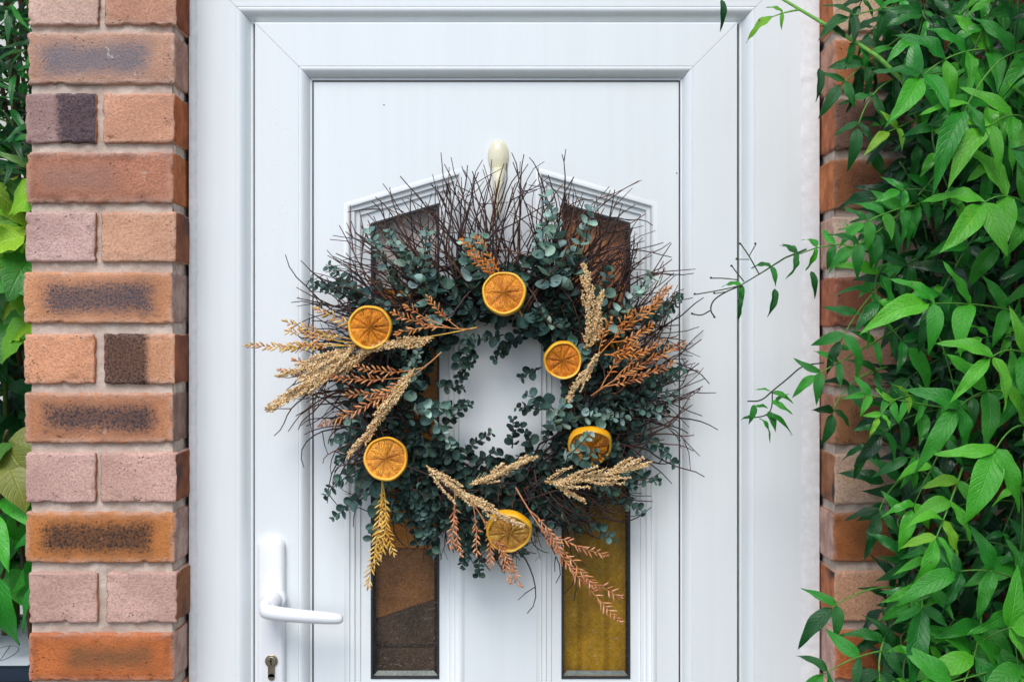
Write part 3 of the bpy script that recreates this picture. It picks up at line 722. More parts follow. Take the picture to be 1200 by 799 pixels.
# feature sprigs placed after the photograph: x, y, direction (deg), length, leaf size px, palette
FE = [(520, 380, 118, 125, 22, pale, -.03), (505, 360, 100, 90, 20, pale, -.035), (535, 350, 140, 80, 19, mid, -.03), (555, 345, 92, 60, 20, pale, -.035), (575, 330, 110, 55, 19, pale, -.04), (548, 330, 60, 55, 18, pale, -.03),
      (655, 345, 88, 115, 24, pale, -.03), (645, 340, 100, 75, 24, pale, -.04), (668, 330, 75, 85, 22, pale, -.03), (640, 375, 60, 80, 20, mid, -.02), (690, 380, 62, 70, 22, mid, -.03), (705, 385, 45, 85, 20, pale, -.03), (715, 390, 30, 80, 20, mid, -.02), (750, 385, 55, 60, 18, mid, -.02),
      (470, 380, 140, 110, 18, mid, -.02), (455, 370, 155, 95, 16, mid, -.01), (450, 345, 170, 80, 16, mid, 0), (480, 350, 125, 90, 18, pale, -.02),
      (640, 500, 20, 70, 20, pale, -.035), (640, 505, 70, 45, 18, pale, -.04), (665, 490, 10, 70, 20, pale, -.03), (650, 480, 140, 40, 16, mid, -.03), (700, 480, 10, 70, 20, pale, -.02), (720, 470, -10, 70, 18, mid, -.02), (735, 500, -30, 70, 16, mid, -.01), (700, 500, -60, 80, 16, mid, -.02), (745, 460, 30, 60, 17, mid, -.02),
      (480, 480, 10, 55, 19, pale, -.035), (470, 470, 60, 60, 18, pale, -.03), (500, 470, 300, 60, 17, pale, -.03), (450, 500, 200, 60, 18, mid, -.02), (440, 560, 235, 65, 17, mid, -.02), (430, 545, 205, 60, 16, mid, -.01), (450, 580, 250, 55, 17, mid, -.01), (490, 560, 275, 75, 18, mid, -.02), (505, 590, 265, 62, 16, dark, -.02), (485, 590, 268, 50, 15, dark, -.01),
      (560, 605, 275, 70, 18, dark, -.01), (545, 600, 280, 62, 17, dark, -.01), (565, 600, 290, 70, 16, dark, 0), (570, 570, 320, 80, 17, mid, -.02), (640, 590, 340, 90, 16, mid, -.01), (680, 560, 330, 80, 16, mid, -.02), (720, 545, 335, 55, 15, mid, -.01),
      (600, 395, 240, 36, 13, dark, -.01), (556, 400, 250, 46, 13, dark, -.01), (538, 405, 275, 42, 13, dark, -.01), (545, 395, 290, 30, 12, dark, -.02), (515, 480, 15, 40, 12, dark, -.01), (520, 500, 40, 40, 12, dark, -.01), (540, 530, 30, 44, 12, dark, -.01), (512, 450, 340, 34, 11, dark, 0), (625, 525, 110, 32, 13, dark, -.01), (600, 525, 80, 35, 12, dark, -.01), (635, 480, 170, 30, 12, dark, -.01), (635, 430, 200, 30, 12, dark, -.01), (560, 548, 60, 34, 12, dark, -.01), (615, 388, 215, 36, 13, dark, -.01), (590, 392, 200, 44, 12, dark, -.02)]
FE += [(655, 535, 35, 45, 16, pale, -.07), (668, 545, 50, 36, 15, mid, -.075)]
for (x, y, a, ln, sz, pl, d) in FE:
    sprig(x, y, R(a), ln, sz*(.8 if sz > 17 else .95), pl, d+.012, -.012, rw.uniform(-.4, .4), 1.15)
# body of the ring
for i in range(125):
    th = 6.283*i/125+rw.uniform(-.05, .05); up = math.sin(th); r = rw.uniform(76, 134) if up > .15 else rw.uniform(78, 156)
    x, y = 578+r*math.cos(th), 455-r*math.sin(th)
    a = th+rw.choice((1, 1, -1))*rw.uniform(.3, 1.5); sz = rw.uniform(9, 14.5)+(2 if up > .1 else 0)
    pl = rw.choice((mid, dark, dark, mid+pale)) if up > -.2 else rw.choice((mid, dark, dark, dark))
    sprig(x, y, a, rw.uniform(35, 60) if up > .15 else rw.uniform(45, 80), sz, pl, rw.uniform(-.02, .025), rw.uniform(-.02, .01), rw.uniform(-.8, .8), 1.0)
ef = MB()
for sc_, so_, k, Mx, col in leaves: pass
leaves.sort(key=lambda t: -t[0])
for i, (sc_, so_, k, Mx, col) in enumerate(leaves):
    if i < 300:
        o = link('eucalyptus_leaf', ELM[k], None, so_, Mx); o.color = (*col, 1)
    else:
        vs, fs, uv = EL[k]; ef.add([Mx @ Vector(v) for v in vs], fs, col, uv)
# small dark leaves packed into the ring's depth
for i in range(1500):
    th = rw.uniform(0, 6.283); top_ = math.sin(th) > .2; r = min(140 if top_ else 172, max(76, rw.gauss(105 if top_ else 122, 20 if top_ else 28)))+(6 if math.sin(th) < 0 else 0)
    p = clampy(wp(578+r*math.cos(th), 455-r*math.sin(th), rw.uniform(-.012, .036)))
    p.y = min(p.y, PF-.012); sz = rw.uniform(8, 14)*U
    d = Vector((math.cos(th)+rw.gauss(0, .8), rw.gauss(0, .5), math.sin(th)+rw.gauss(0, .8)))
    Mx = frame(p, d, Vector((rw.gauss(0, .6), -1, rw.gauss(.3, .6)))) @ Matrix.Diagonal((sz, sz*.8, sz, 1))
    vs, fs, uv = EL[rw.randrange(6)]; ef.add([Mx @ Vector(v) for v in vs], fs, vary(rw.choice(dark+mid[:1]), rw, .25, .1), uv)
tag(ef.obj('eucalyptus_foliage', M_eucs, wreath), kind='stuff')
print('EUC leaves', len(leaves), 'twigs', len(specs))

# dried orange slices
def orange(px, py, rpx, tiltx, tiltz, depth_, fl, seg=9, mem=(206, 150, 62), rot=0.0, squash=1.0):
    c = wp(px, py, depth_); rr = rpx*(depth_+WY+CAM_D)/FPX; th = .013
    nrm = Vector((math.sin(R(tiltz)), -1, math.sin(R(tiltx)))).normalized()
    Mx = frame(c, Vector((1, 0, 0)), nrm)                     # local x right, z toward viewer
    n = 56; m = MB(); prof_ = [(0, -th*.55, 0), (.93, -th*.55, 0), (.985, -th*.42, 0), (1.0, 0, 0), (.985, th*.36, 0), (.955, th*.5, .3), (.915, th*.52, .8), (.885, th*.46, 1), (.87, th*.34, 1), (.86, th*.22, .6), (.55, th*.20, .5), (0, th*.20, .5)]
    for (r_, z, u) in prof_[1:-1]:
        for j in range(n):
            a = 2*math.pi*j/n; w_ = 1+.016*math.sin(3*a+px)+.010*math.sin(7*a+py)+(.022*math.sin(a+px*.7) if u > .5 else 0)
            m.v.append(Mx @ Vector((rr*r_*w_*math.cos(a), rr*r_*w_*math.sin(a), z+(.0028*math.sin(2*a+px)+.0008*math.sin(3*a+py))*r_*r_))); m.c.append((1, 1, 1)); m.uv.append((u, 0))
    k = len(prof_)-2
    m.f = [(i*n+j, i*n+(j+1) % n, (i+1)*n+(j+1) % n, (i+1)*n+j) for i in range(k-1) for j in range(n)]
    m.f.append(tuple(range(n-1, -1, -1))); m.f.append(tuple((k-1)*n+j for j in range(n)))
    o = m.obj('orange_slice', M_rind, wreath, origin=c)
    # membrane disc shows between the wedges
    rj = random.Random(int(px)); cut = [2*math.pi*s/seg+rot+rj.uniform(-.16, .16) for s in range(seg)]; cut.append(cut[0]+2*math.pi)
    for s in range(seg):
        a0 = cut[s]; a1 = cut[s+1]; gap = .034
        m = MB(); na, nr_ = 7, 6; rnd = random.Random(s*7+int(px))
        for i in range(nr_+1):
            for j in range(na+1):
                f = i/nr_; r_ = rr*(.03+.835*f); g_ = min(.45, gap*.55/max(.12, f))*(2*math.pi/seg)*.5
                a = a0+g_+(a1-a0-2*g_)*j/na
                edge = min(1, 4*min(j, na-j)/na)*min(1, 6*(1-f)+.2)
                z = th*.235+.0022*edge+noise.noise(Vector((px+math.cos(a)*f*7, s*3.0, math.sin(a)*f*7)))*.0016*edge
                m.v.append(Mx @ Vector((r_*math.cos(a), r_*math.sin(a), z+(.0028*math.sin(2*a+px)+.0008*math.sin(3*a+py))*(r_/rr)**2))); m.c.append((1, 1, 1)); m.uv.append((f, j/na))
        m.f = [(i*(na+1)+j, (i+1)*(na+1)+j, (i+1)*(na+1)+j+1, i*(na+1)+j+1) for i in range(nr_) for j in range(na)]
        so2 = m.obj('segment', M_flesh, o, origin=c); so2.color = (*vary(lin(fl), rnd, .1), 1)
    return o
orange(440, 384, 26, -6, -14, -.062, (248, 158, 40), 10, rot=.2)
orange(591, 346, 26, 8, 4, -.064, (244, 158, 48), 8, rot=.1)
orange(657, 421, 22.5, -10, 18, -.060, (244, 152, 42), 9, rot=.3)
orange(458, 532, 26, 4, 6, -.064, (250, 172, 66), 9, rot=.4)
orange(690, 519, 26, -38, 26, -.032, (246, 160, 46), 8, rot=.0)
orange(597, 615, 27, -30, -20, -.050, (252, 194, 94), 9, rot=.5)

# dried grain plumes
def grain(m, p, d, s, col):
    d = d.normalized(); u = d.orthogonal().normalized(); b = d.cross(u); n = 5
    vs = [p-d*s*.7]+[p+(u*math.cos(a)+b*math.sin(a))*s*.62-d*s*.25 for a in [6.283*k/n for k in range(n)]]+[p+(u*math.cos(a+.6)+b*math.sin(a+.6))*s*.55+d*s*.3 for a in [6.283*k/n for k in range(n)]]+[p+d*s*.85]
    fs = [(0, 1+(k+1) % n, 1+k) for k in range(n)]+[(1+k, 1+(k+1) % n, 1+n+(k+1) % n, 1+n+k) for k in range(n)]+[(1+n+k, 1+n+(k+1) % n, 1+2*n) for k in range(n)]
    m.add(vs, fs, col)
ST = [lin((236, 208, 156)), lin((224, 190, 132)), lin((242, 220, 178)), lin((210, 166, 110)), lin((230, 194, 148))]
def plume(x0, y0, x1, y1, wid, d0=-.055, d1=-.06, bend=8, pal_=ST, nb=15):
    a, b = wp(x0, y0, d0), wp(x1, y1, d1); ax = (b-a); L = ax.length; t0 = ax.normalized(); sd2 = t0.cross(Vector((0, 1, 0))).normalized()
    mid_ = (a+b)/2+sd2*bend*U+Vector((0, -.006, 0)); pts = bez(a, mid_, b, 24); m = MB()
    m.tube(pts, [.0013-.0008*i/23 for i in range(24)], 5, lin((190, 150, 92)))
    W = wid*1.1*U
    for i in range(nb):
        f = .06+.86*i/(nb-1)+rw.uniform(-.02, .02); k = min(22, int(f*23)); p = pts[k]; t = (pts[k+1]-pts[k]).normalized()
        bl = L*(.34-.20*f)*rw.uniform(.75, 1.15); ang = rw.uniform(0, 6.283); lat = (sd2*math.cos(ang)+Vector((0, -1, 0))*math.sin(ang)*.6)
        spread = W*(1.0-.72*f)*rw.uniform(.5, 1.1)
        end = p+t*bl+lat*spread; ctl = p+t*bl*.4+lat*spread*.9; bp = bez(p, ctl, end, 9)
        m.tube(bp, [.0006]*9, 3, lin((196, 156, 100)))
        ng = max(6, int(bl/(1.7*U)))
        for g_ in range(ng):
            h = (g_+rw.random())/ng; kk = min(7, int(h*8)); q_ = bp[kk].lerp(bp[kk+1], h*8-kk); td = (bp[kk+1]-bp[kk]).normalized()
            for _ in range(4):
                off = Vector((rw.gauss(0, 1), rw.gauss(0, 1), rw.gauss(0, 1))).normalized()*rw.uniform(.0008, .0034)*(1.15-.5*h)
                grain(m, q_+off, td+off*200, rw.uniform(.0012, .0021), vary(rw.choice(pal_), rw, .14, .04))
    for g_ in range(60):
        h = rw.uniform(.05, .98); k = min(22, int(h*23)); q_ = pts[k]; dd = (t0+Vector((rw.gauss(0, .35), rw.gauss(-.1, .3), rw.gauss(0, .35)))).normalized()
        m.tube([q_, q_+dd*W*rw.uniform(.4, 1.0)*(1.2-.6*h)], [.00035, .0002], 3, vary(pal_[0], rw))
    for g_ in range(int(L/(.35*U))):
        h = rw.uniform(.05, 1); k = min(22, int(h*23)); q_ = pts[k].lerp(pts[k+1], h*23-k)
        off = Vector((rw.gauss(0, 1), rw.gauss(0, 1), rw.gauss(0, 1))).normalized()*rw.uniform(.0008, .0042)*(1.1-.5*h)
        grain(m, q_+off, t0+off*150, rw.uniform(.0014, .0022), vary(rw.choice(pal_), rw, .14, .04))
    return m.obj('grain_plume', M_straw, wreath, origin=a)
plume(512, 396, 428, 413, 9, -.056, -.058, -4)
plume(425, 402, 322, 478, 17, -.05, -.055, 6, nb=20)
plume(408, 408, 335, 440, 12, -.045, -.05, 5)
plume(440, 412, 342, 462, 13, -.048, -.052, 4, nb=16)
plume(490, 430, 416, 528, 11, -.055, -.058, 6, nb=18)
plume(684, 408, 682, 314, 14, -.055, -.06, -6)
plume(690, 405, 700, 345, 9, -.05, -.056, -3, nb=9)
plume(699, 412, 662, 464, 12, -.064, -.070, 2, nb=10)
plume(503, 540, 610, 606, 12, -.060, -.082, -8, nb=20)
plume(552, 562, 626, 530, 13, -.058, -.062, -3, nb=16)
plume(638, 560, 752, 539, 20, -.058, -.066, -3, nb=20)
plume(650, 562, 682, 580, 5, -.056, -.058, 0, nb=7)

# copper coloured dried fern sprays
CP = [lin((208, 142, 86)), lin((192, 122, 70)), lin((218, 158, 100)), lin((176, 106, 62))]
GO = [lin((224, 178, 80)), lin((208, 154, 60)), lin((232, 194, 116))]
PK = [lin((206, 142, 100)), lin((192, 120, 80)), lin((216, 158, 118))]
OR = [lin((208, 132, 62)), lin((192, 112, 48)), lin((222, 150, 80))]
def leaflet(m, p, d, nrm, ln, wd, col):
    Mx = frame(p, d, nrm); vs = []
    prof_ = [(0, .12, 0), (.28, .8, .06), (.62, 1, .05), (.88, .6, -.03), (1, .08, -.10)]
    for (x, y, z) in prof_:
        vs += [Mx @ Vector((x*ln, y*wd*.5, z*ln)), Mx @ Vector((x*ln, 0, z*ln+wd*.28)), Mx @ Vector((x*ln, -y*wd*.5, z*ln)), Mx @ Vector((x*ln, 0, z*ln-wd*.2))]
    fs = [(i*4+k, i*4+(k+1) % 4, i*4+4+(k+1) % 4, i*4+4+k) for i in range(4) for k in range(4)]+[(3, 2, 1, 0), (16, 17, 18, 19)]
    m.add(vs, fs, col)
def frond(m, a, b, bend, pal_, start=.25, ll=10, gapp=5.8, stemr=.0010, w_=2.4):
    ax = b-a; L = ax.length; t0 = ax.normalized(); sd2 = t0.cross(Vector((0, 1, 0))).normalized()
    pts = bez(a, (a+b)/2+sd2*(bend*1.4+rw.uniform(-4, 4))*U, b, 20); pts = [p+sd2*.6*U*math.sin(i*.9+bend)*(i/19) for i, p in enumerate(pts)]; m.tube(pts, [stemr*(1-.6*i/19) for i in range(20)], 5, vary(pal_[0], rw))
    s = start*L; sg = 1
    while s < L:
        f = s/L; k = min(18, int(f*19)); p = pts[k].lerp(pts[k+1], f*19-k); t = (pts[k+1]-pts[k]).normalized()
        lat = t.cross(Vector((0, 1, 0))).normalized(); taper = min(1, (f-start)/.15+.55)*min(1, (1-f)/.25+.5)
        for sg in (-1, 1):
            if rw.random() < .06: continue
            d = t*rw.uniform(.7, 1.2)+lat*sg*rw.uniform(.5, 1.0)+Vector((rw.gauss(0, .14), rw.uniform(-.55, .1), rw.gauss(0, .14)))
            leaflet(m, p+t*(sg*1.4*U), d, Vector((rw.gauss(0, .25), -1, rw.gauss(0, .25))), ll*U*taper*rw.uniform(.7, 1.15), w_*U*rw.uniform(.85, 1.1), vary(rw.choice(pal_), rw, .14, .04))
        s += gapp*U*rw.uniform(.9, 1.1)
    leaflet(m, b-t0*.002, t0, Vector((0, -1, 0)), ll*U*.7, w_*U, vary(rw.choice(pal_), rw))
    return pts
def spray(x0, y0, tips, pal_, d0=-.045, d1=-.058, ll=10):
    """tips: (x, y, bend, start, fork) ; fork = where on the first tip's stem this branch leaves"""
    m = MB(); a = wp(x0, y0, d0); main = None
    for (x, y, bend, start, fork) in tips:
        b = wp(x, y, d1+rw.uniform(-.006, .006))
        if main is None: main = frond(m, a, b, bend, pal_, start, ll)
        else: frond(m, main[int(fork*19)], b, bend, pal_, start, ll*.9, stemr=.0008)
    return m.obj('fern_spray', M_copper, wreath, origin=a)
spray(560, 384, [(300, 404, 12, .66, 0), (342, 377, 4, .45, .45), (346, 388, 3, .45, .5), (340, 408, -3, .5, .6), (378, 362, 5, .4, .4)], GO+CP[:3:2], -.045, -.055)
spray(556, 386, [(466, 368, 6, .35, 0), (480, 360, 4, .3, .3), (470, 392, -4, .35, .35), (505, 350, 6, .3, .2)], CP+OR[:1], -.06, -.065, 9)
spray(520, 412, [(384, 494, 14, .35, 0), (398, 440, 6, .35, .3), (412, 460, 4, .3, .4), (425, 428, 6, .35, .2), (448, 470, -4, .3, .3)], CP+PK, -.05, -.06)
spray(612, 372, [(544, 287, -6, .42, 0), (560, 282, -3, .3, .4), (552, 302, 2, .3, .4)], OR, -.055, -.062, 9)
spray(690, 425, [(778, 340, 4, .35, 0), (735, 368, 6, .3, .35), (712, 376, 5, .25, .12), (757, 382, -6, .3, .3), (768, 352, -4, .35, .5)], OR+CP[:1], -.05, -.062)
spray(690, 462, [(794, 404, 5, .3, 0), (770, 400, 6, .3, .3), (782, 424, -5, .3, .4), (735, 405, 5, .3, .15), (748, 440, -4, .3, .2)], CP+OR[1:2]+[lin((128, 72, 44))], -.045, -.055)
spray(705, 415, [(750, 412, -3, .2, 0), (742, 404, 3, .25, .2)], OR, -.05, -.058, 9)
spray(452, 545, [(437, 676, 8, .22, 0), (452, 642, 4, .25, .15), (466, 640, -6, .2, .1), (444, 655, 5, .3, .3)], GO, -.04, -.052, 11)
spray(535, 570, [(531, 632, 3, .2, 0), (542, 640, -3, .25, .1)], PK+CP[:1], -.045, -.055, 9)
spray(548, 575, [(610, 676, 6, .3, 0), (575, 655, 6, .3, .25), (597, 672, 6, .35, .4), (560, 640, 4, .3, .15), (600, 650, -3, .3, .5)], PK+CP[:1], -.045, -.056, 9)
spray(604, 566, [(721, 714, -12, .3, 0), (705, 640, -7, .3, .3), (722, 688, -5, .35, .55), (655, 640, 6, .25, .2), (690, 676, 6, .3, .4)], PK+CP[:1], -.045, -.060, 11)
spray(392, 430, [(335, 432, 4, .25, 0), (352, 420, 3, .3, .2)], PK, -.04, -.05, 8)
# ================================================================ PLANTS
rp = random.Random(5)
def lance_leaf(seed, width=.34, fold=.25, droop=.25, wave=.02, tipk=1.0, serr=0.0):
    """unit-length leaf along +x, upper side +z"""
    r = random.Random(seed); n, k = 10, 2; vs = []; uv = []; tw = r.uniform(-.25, .25); ph = r.uniform(0, 6); cv = r.uniform(-.08, .08)
    for i in range(n+1):
        f = i/n; w_ = width*.5*(math.sin(math.pi*min(1, f**.72))**(.85))*(1-.25*f*tipk) if 0 < f < 1 else .003
        z0 = -droop*f*f+.06*math.sin(math.pi*f); yc = cv*math.sin(math.pi*f)
        for j in range(-k, k+1):
            s = j/k; y = s*w_*(1+(serr*(1 if i % 2 else -1) if abs(j) == k else 0)); a = tw*f
            z = z0+abs(s)*w_*fold*1.6-(abs(s)**2)*w_*fold*.9+wave*math.sin(f*14+ph+s*2)*abs(s)
            vs.append((f-.02*abs(s)*f, yc+y*math.cos(a)-z*0, z+y*math.sin(a))); uv.append((f, s))
    q_ = 2*k+1
    fs = [(i*q_+j, (i+1)*q_+j, (i+1)*q_+j+1, i*q_+j+1) for i in range(n) for j in range(q_-1)]
    return vs, fs, uv
JL = [lance_leaf(i, rp.uniform(.29, .42), rp.uniform(.2, .6), rp.uniform(.05, .5), rp.uniform(.01, .045)) for i in range(14)]
def leafmeshes(L, name, mat):
    out = []
    for vs, fs, uv in L:
        m = MB(); m.add(vs, fs, None, uv); me = m.mesh(name); me.materials.append(mat); out.append(me)
    return out
JM = leafmeshes(JL, 'leaf', M_leafo)
bright = [lin((74, 172, 42)), lin((92, 184, 48)), lin((60, 160, 44)), lin((104, 190, 54))]
green = [lin((46, 142, 42)), lin((36, 124, 40)), lin((58, 152, 44)), lin((32, 110, 40))]
deep = [lin((28, 96, 38)), lin((22, 80, 34)), lin((36, 110, 42)), lin((18, 64, 28))]  # dark greens; inside the climber mass they also carry painted shade
lime = [lin((120, 182, 44)), lin((104, 172, 44)), lin((136, 190, 60))]
class Plant:
    def __init__(s, root, leafmesh, leafgeo, limit): s.root = root; s.lm = leafmesh; s.lg = leafgeo; s.stuff = MB(); s.n = 0; s.limit = limit; s.big = []
    def leaf(s, parent, base, d, nrm, ln, col, wide=1.0, force_stuff=False):
        Mx = frame(base, d, nrm) @ Matrix.Diagonal((ln, ln*wide, ln, 1)); k = rp.randrange(len(s.lm))
        if s.n < s.limit and not force_stuff and parent is not None:
            o = link('leaf', s.lm[k], None, parent, Mx); o.color = (*col, 1); s.n += 1
        else:
            vs, fs, uv = s.lg[k]; s.stuff.add([Mx @ Vector(v) for v in vs], fs, col, uv)
VIEW = Vector((0, -1, 0))
climber = empty('climbing_plant', Vector((at(1120, 0, 0).x, -.12, 0)), 'glossy green jasmine climber spilling over the right brick pier', 'climber')
cp = Plant(climber, JM, JL, 290)
def jas(pts, pairs, ln, pal_, term=True, stem=(96, 150, 60), rad=.0014, spread=1.0, start=.15, force=False, nz=.55, lastk=1.25):
    """pinnate sprig along a path of world points"""
    m = MB(); P = []
    n = 14
    if len(pts) == 2: P = bez(pts[0], (pts[0]+pts[1])/2+Vector((0, -.01, .012)), pts[1], n)
    elif len(pts) == 3: P = bez(pts[0], pts[1], pts[2], n)
    else:
        for i in range(len(pts)-1):
            for t in range(5): P.append(pts[i].lerp(pts[i+1], t/5))
        P.append(pts[-1]); P = chaikin(P, 1); n = len(P)
    m.tube(P, [rad*(1-.5*i/(n-1)) for i in range(n)], 5, vary(lin(stem), rp))
    o = m.obj('sprig', M_stem, climber, origin=P[0])
    for i in range(pairs):
        f = start+(.94-start)*i/max(1, pairs-1) if pairs > 1 else .6
        k = min(n-2, int(f*(n-1))); p = P[k].lerp(P[k+1], f*(n-1)-k); t = (P[k+1]-P[k]).normalized()
        lat = t.cross(Vector((rp.gauss(0, .2), -1, .25))); lat = lat.normalized() if lat.length > .05 else Vector((1, 0, 0))
        sz = ln*(1.05-.3*abs(f-.5))*rp.uniform(.85, 1.1)
        for sg in (-1, 1):
            d = lat*sg*spread+t*rp.uniform(.35, .75)+Vector((0, rp.uniform(-.35, .1), rp.uniform(-.35, .05)))
            nr = VIEW*.8+Vector((rp.gauss(0, .25), 0, nz+rp.gauss(0, .25)))
            cp.leaf(o, p, d, nr, sz, vary(rp.choice(pal_), rp, .12, .05), rp.uniform(.85, 1.1), force)
    if term:
        t = (P[-1]-P[-2]).normalized(); cp.leaf(o, P[-1], t+Vector((0, -.1, -.25)), VIEW+Vector((rp.gauss(0, .2), 0, nz)), ln*lastk, vary(rp.choice(pal_), rp), rp.uniform(.85, 1.05), force)
    return o
A = at
# --- feature sprigs, after the photograph (front depth about -.2 .. -.3)
jas([A(1128, 548, -.22), A(1110, 600, -.25), A(1096, 632, -.26)], 4, .052, bright[:2]+lime[:1], lastk=1.15)
jas([A(1195, 366, -.2), A(1140, 352, -.24), A(1088, 356, -.25)], 3, .054, bright[:3], lastk=1.5)
jas([A(1085, 640, -.2), A(1082, 690, -.24), A(1080, 715, -.25)], 3, .042, green+bright[:1], lastk=2.1)
jas([A(1190, 640, -.2), A(1180, 700, -.25), A(1195, 790, -.28)], 3, .070, bright[:3], lastk=1.0)
jas([A(1175, 60, -.18), A(1120, 50, -.24), A(1078, 92, -.26)], 4, .062, green+bright[:2], lastk=1.1)
jas([A(1200, 60, -.2), A(1165, 60, -.25), A(1130, 130, -.27)], 2, .070, green+bright[:2], lastk=1.35)
jas([A(1215, 150, -.2), A(1190, 120, -.26), A(1158, 150, -.27)], 3, .066, bright, lastk=1.2)
jas([A(1215, 250, -.2), A(1180, 215, -.26), A(1150, 240, -.27)], 3, .066, bright, lastk=1.2)
jas([A(1100, 200, -.12), A(1060, 255, -.2), A(1000, 290, -.2)], 6, .040, green, lastk=1)
jas([A(1110, 240, -.12), A(1060, 235, -.2), A(1012, 262, -.2)], 5, .036, green+bright[:1], lastk=1)
jas([A(1075, 140, -.1), A(1052, 150, -.15), A(1040, 155, -.16)], 1, .034, lime, lastk=1.25)
jas([A(1120, 480, -.15), A(1060, 470, -.2), A(1015, 462, -.21)], 5, .030, bright+green, lastk=1)
jas([A(1100, 470, -.15), A(1050, 450, -.2), A(1030, 490, -.22)], 4, .024, lime[:1]+bright, lastk=1)
jas([A(1200, 470, -.2), A(1160, 440, -.25), A(1120, 480, -.26)], 3, .064, green+bright[:1], lastk=1.2)
jas([A(1210, 500, -.22), A(1185, 490, -.27), A(1165, 530, -.28)], 2, .070, bright, lastk=1.2)
jas([A(1210, 690, -.22), A(1170, 660, -.26), A(1120, 670, -.27)], 3, .058, green, lastk=1.3)
jas([A(1060, 690, -.1), A(1020, 680, -.15), A(975, 712, -.15)], 2, .052, deep+green[:1], lastk=1.2)
jas([A(1060, 560, -.1), A(1040, 570, -.14), A(1030, 600, -.14)], 2, .05, deep, lastk=1.2)
jas([A(1060, 760, -.15), A(1010, 760, -.2), A(965, 790, -.2)], 3, .048, deep+green[:1], lastk=1.1)
jas([A(1040, 740, -.15), A(1020, 780, -.2), A(1040, 830, -.2)], 3, .05, deep, lastk=1.1)
jas([A(1130, 770, -.2), A(1160, 740, -.27), A(1185, 735, -.28)], 2, .08, bright, lastk=1.1)
jas([A(1180, 780, -.2), A(1150, 790, -.28), A(1110, 800, -.28)], 2, .075, bright+green, lastk=1.1)
jas([A(1210, 420, -.22), A(1185, 400, -.28), A(1160, 420, -.28)], 2, .06, bright, lastk=1.1)
jas([A(1150, 720, -.2), A(1150, 760, -.25), A(1120, 820, -.26)], 3, .075, bright[:2]+green, lastk=1.1)
jas([A(1080, 300, -.1), A(1020, 330, -.16), A(985, 400, -.16)], 5, .042, deep+green[:2], lastk=1)
jas([A(1060, 380, -.1), A(1010, 410, -.16), A(955, 440, -.16)], 5, .036, green, lastk=1)
jas([A(1040, 430, -.1), A(990, 440, -.14), A(975, 485, -.14)], 3, .036, deep+green, lastk=1.1)
jas([A(1075, 30, -.1), A(1030, 60, -.14), A(985, 100, -.14)], 4, .040, deep, lastk=1.1)
jas([A(1060, 90, -.1), A(1020, 95, -.14), A(1005, 150, -.14)], 3, .042, deep, lastk=1.2)
jas([A(1080, 10, -.1), A(1040, 5, -.15), A(995, 20, -.15)], 3, .040, deep+green[:1], lastk=1.1)
# bare pale shoot across the top, with a bright terminal sprig on the frame
m = MB(); sh = [A(1078, 145, -.12), A(1058, 95, -.15), A(1030, 68, -.15), A(1000, 48, -.14), A(960, 25, -.12), A(918, 0, -.10), A(895, -16, -.09)]
m.tube(sh, [.0032, .0030, .0028, .0026, .0022, .0018, .0012], 7, lin((112, 168, 70))); shoot = m.obj('shoot', M_stem, climber, origin=sh[0])
jas([A(935, 12, -.11), A(920, 14, -.12), A(905, 20, -.12)], 1, .018, lime, stem=(120, 176, 70), lastk=2.2)
for (x, y, dx, dz, ln, pl) in ((1000, 50, -.2, -1, .034, deep), (960, 80, -.05, -1, .04, deep), (1010, 55, .3, -1, .03, green), (1020, 64, 1, .3, .03, bright), (990, 44, -.6, .4, .03, deep)):
    cp.leaf(shoot, A(x, y, -.14), Vector((dx, -.2, dz)), VIEW+Vector((.3, 0, .3)), ln, vary(rp.choice(pl), rp))
cp.leaf(shoot, A(845, 0, -.06), Vector((.25, -.1, -1)), VIEW+Vector((.6, 0, .1)), .036, lin((24, 84, 44)), .75)
m = MB(); m.tube([A(895, -16, -.09), A(865, -22, -.07), A(845, 0, -.06)], [.0012, .001, .0008], 5, lin((90, 140, 60))); m.obj('tendril', M_stem, climber)
# two thin shoots reaching over the door frame
jas([A(1012, 292, -.15), A(985, 286, -.14), A(958, 290, -.12), A(930, 300, -.1)], 4, .032, green+bright[:1], term=False)
jas([A(945, 292, -.11), A(920, 302, -.1), A(895, 318, -.09), A(865, 336, -.08)], 3, .028, green, term=False, stem=(60, 92, 44))
for (x, y, dx, dz, ln) in ((908, 338, -.2, -1, .036), (866, 347, .1, -1, .032), (950, 318, .4, -1, .032)):
    cp.leaf(shoot, A(x, y, -.1), Vector((dx, -.2, dz)), VIEW+Vector((.4, 0, .2)), ln, vary(deep[0], rp), .8)
m = MB(); dk = lin((58, 70, 40))
for pth, r_ in (([(870, 334), (850, 342), (835, 352), (832, 364), (838, 372)], .0009), ([(870, 334), (845, 340), (815, 345)], .0007), ([(890, 322), (878, 300), (868, 286)], .0008), ([(878, 300), (886, 286)], .0006), ([(878, 304), (864, 304)], .0005), ([(872, 330), (862, 318), (858, 312)], .0007), ([(865, 328), (848, 326), (834, 326)], .0007), ([(850, 342), (838, 344)], .0006), ([(832, 364), (822, 370), (812, 368)], .0008)):
    m.tube(chaikin([A(x, y, -.08+.004*math.sin(x*.3+y)) for x, y in pth]), r_, 4, dk)
    x, y = pth[-1]; m.tube([A(x, y, -.08), A(x-1.5, y-1, -.0805)], [.0011, .0016], 5, lin((70, 60, 44)))
m.obj('tendril', M_stem, climber)
m = MB(); m.tube(chaikin([A(965, 425, -.14), A(940, 428, -.12), A(925, 442, -.11), A(905, 458, -.1), A(892, 470, -.1), A(876, 470, -.1)]), .0009, 5, lin((50, 60, 40)))
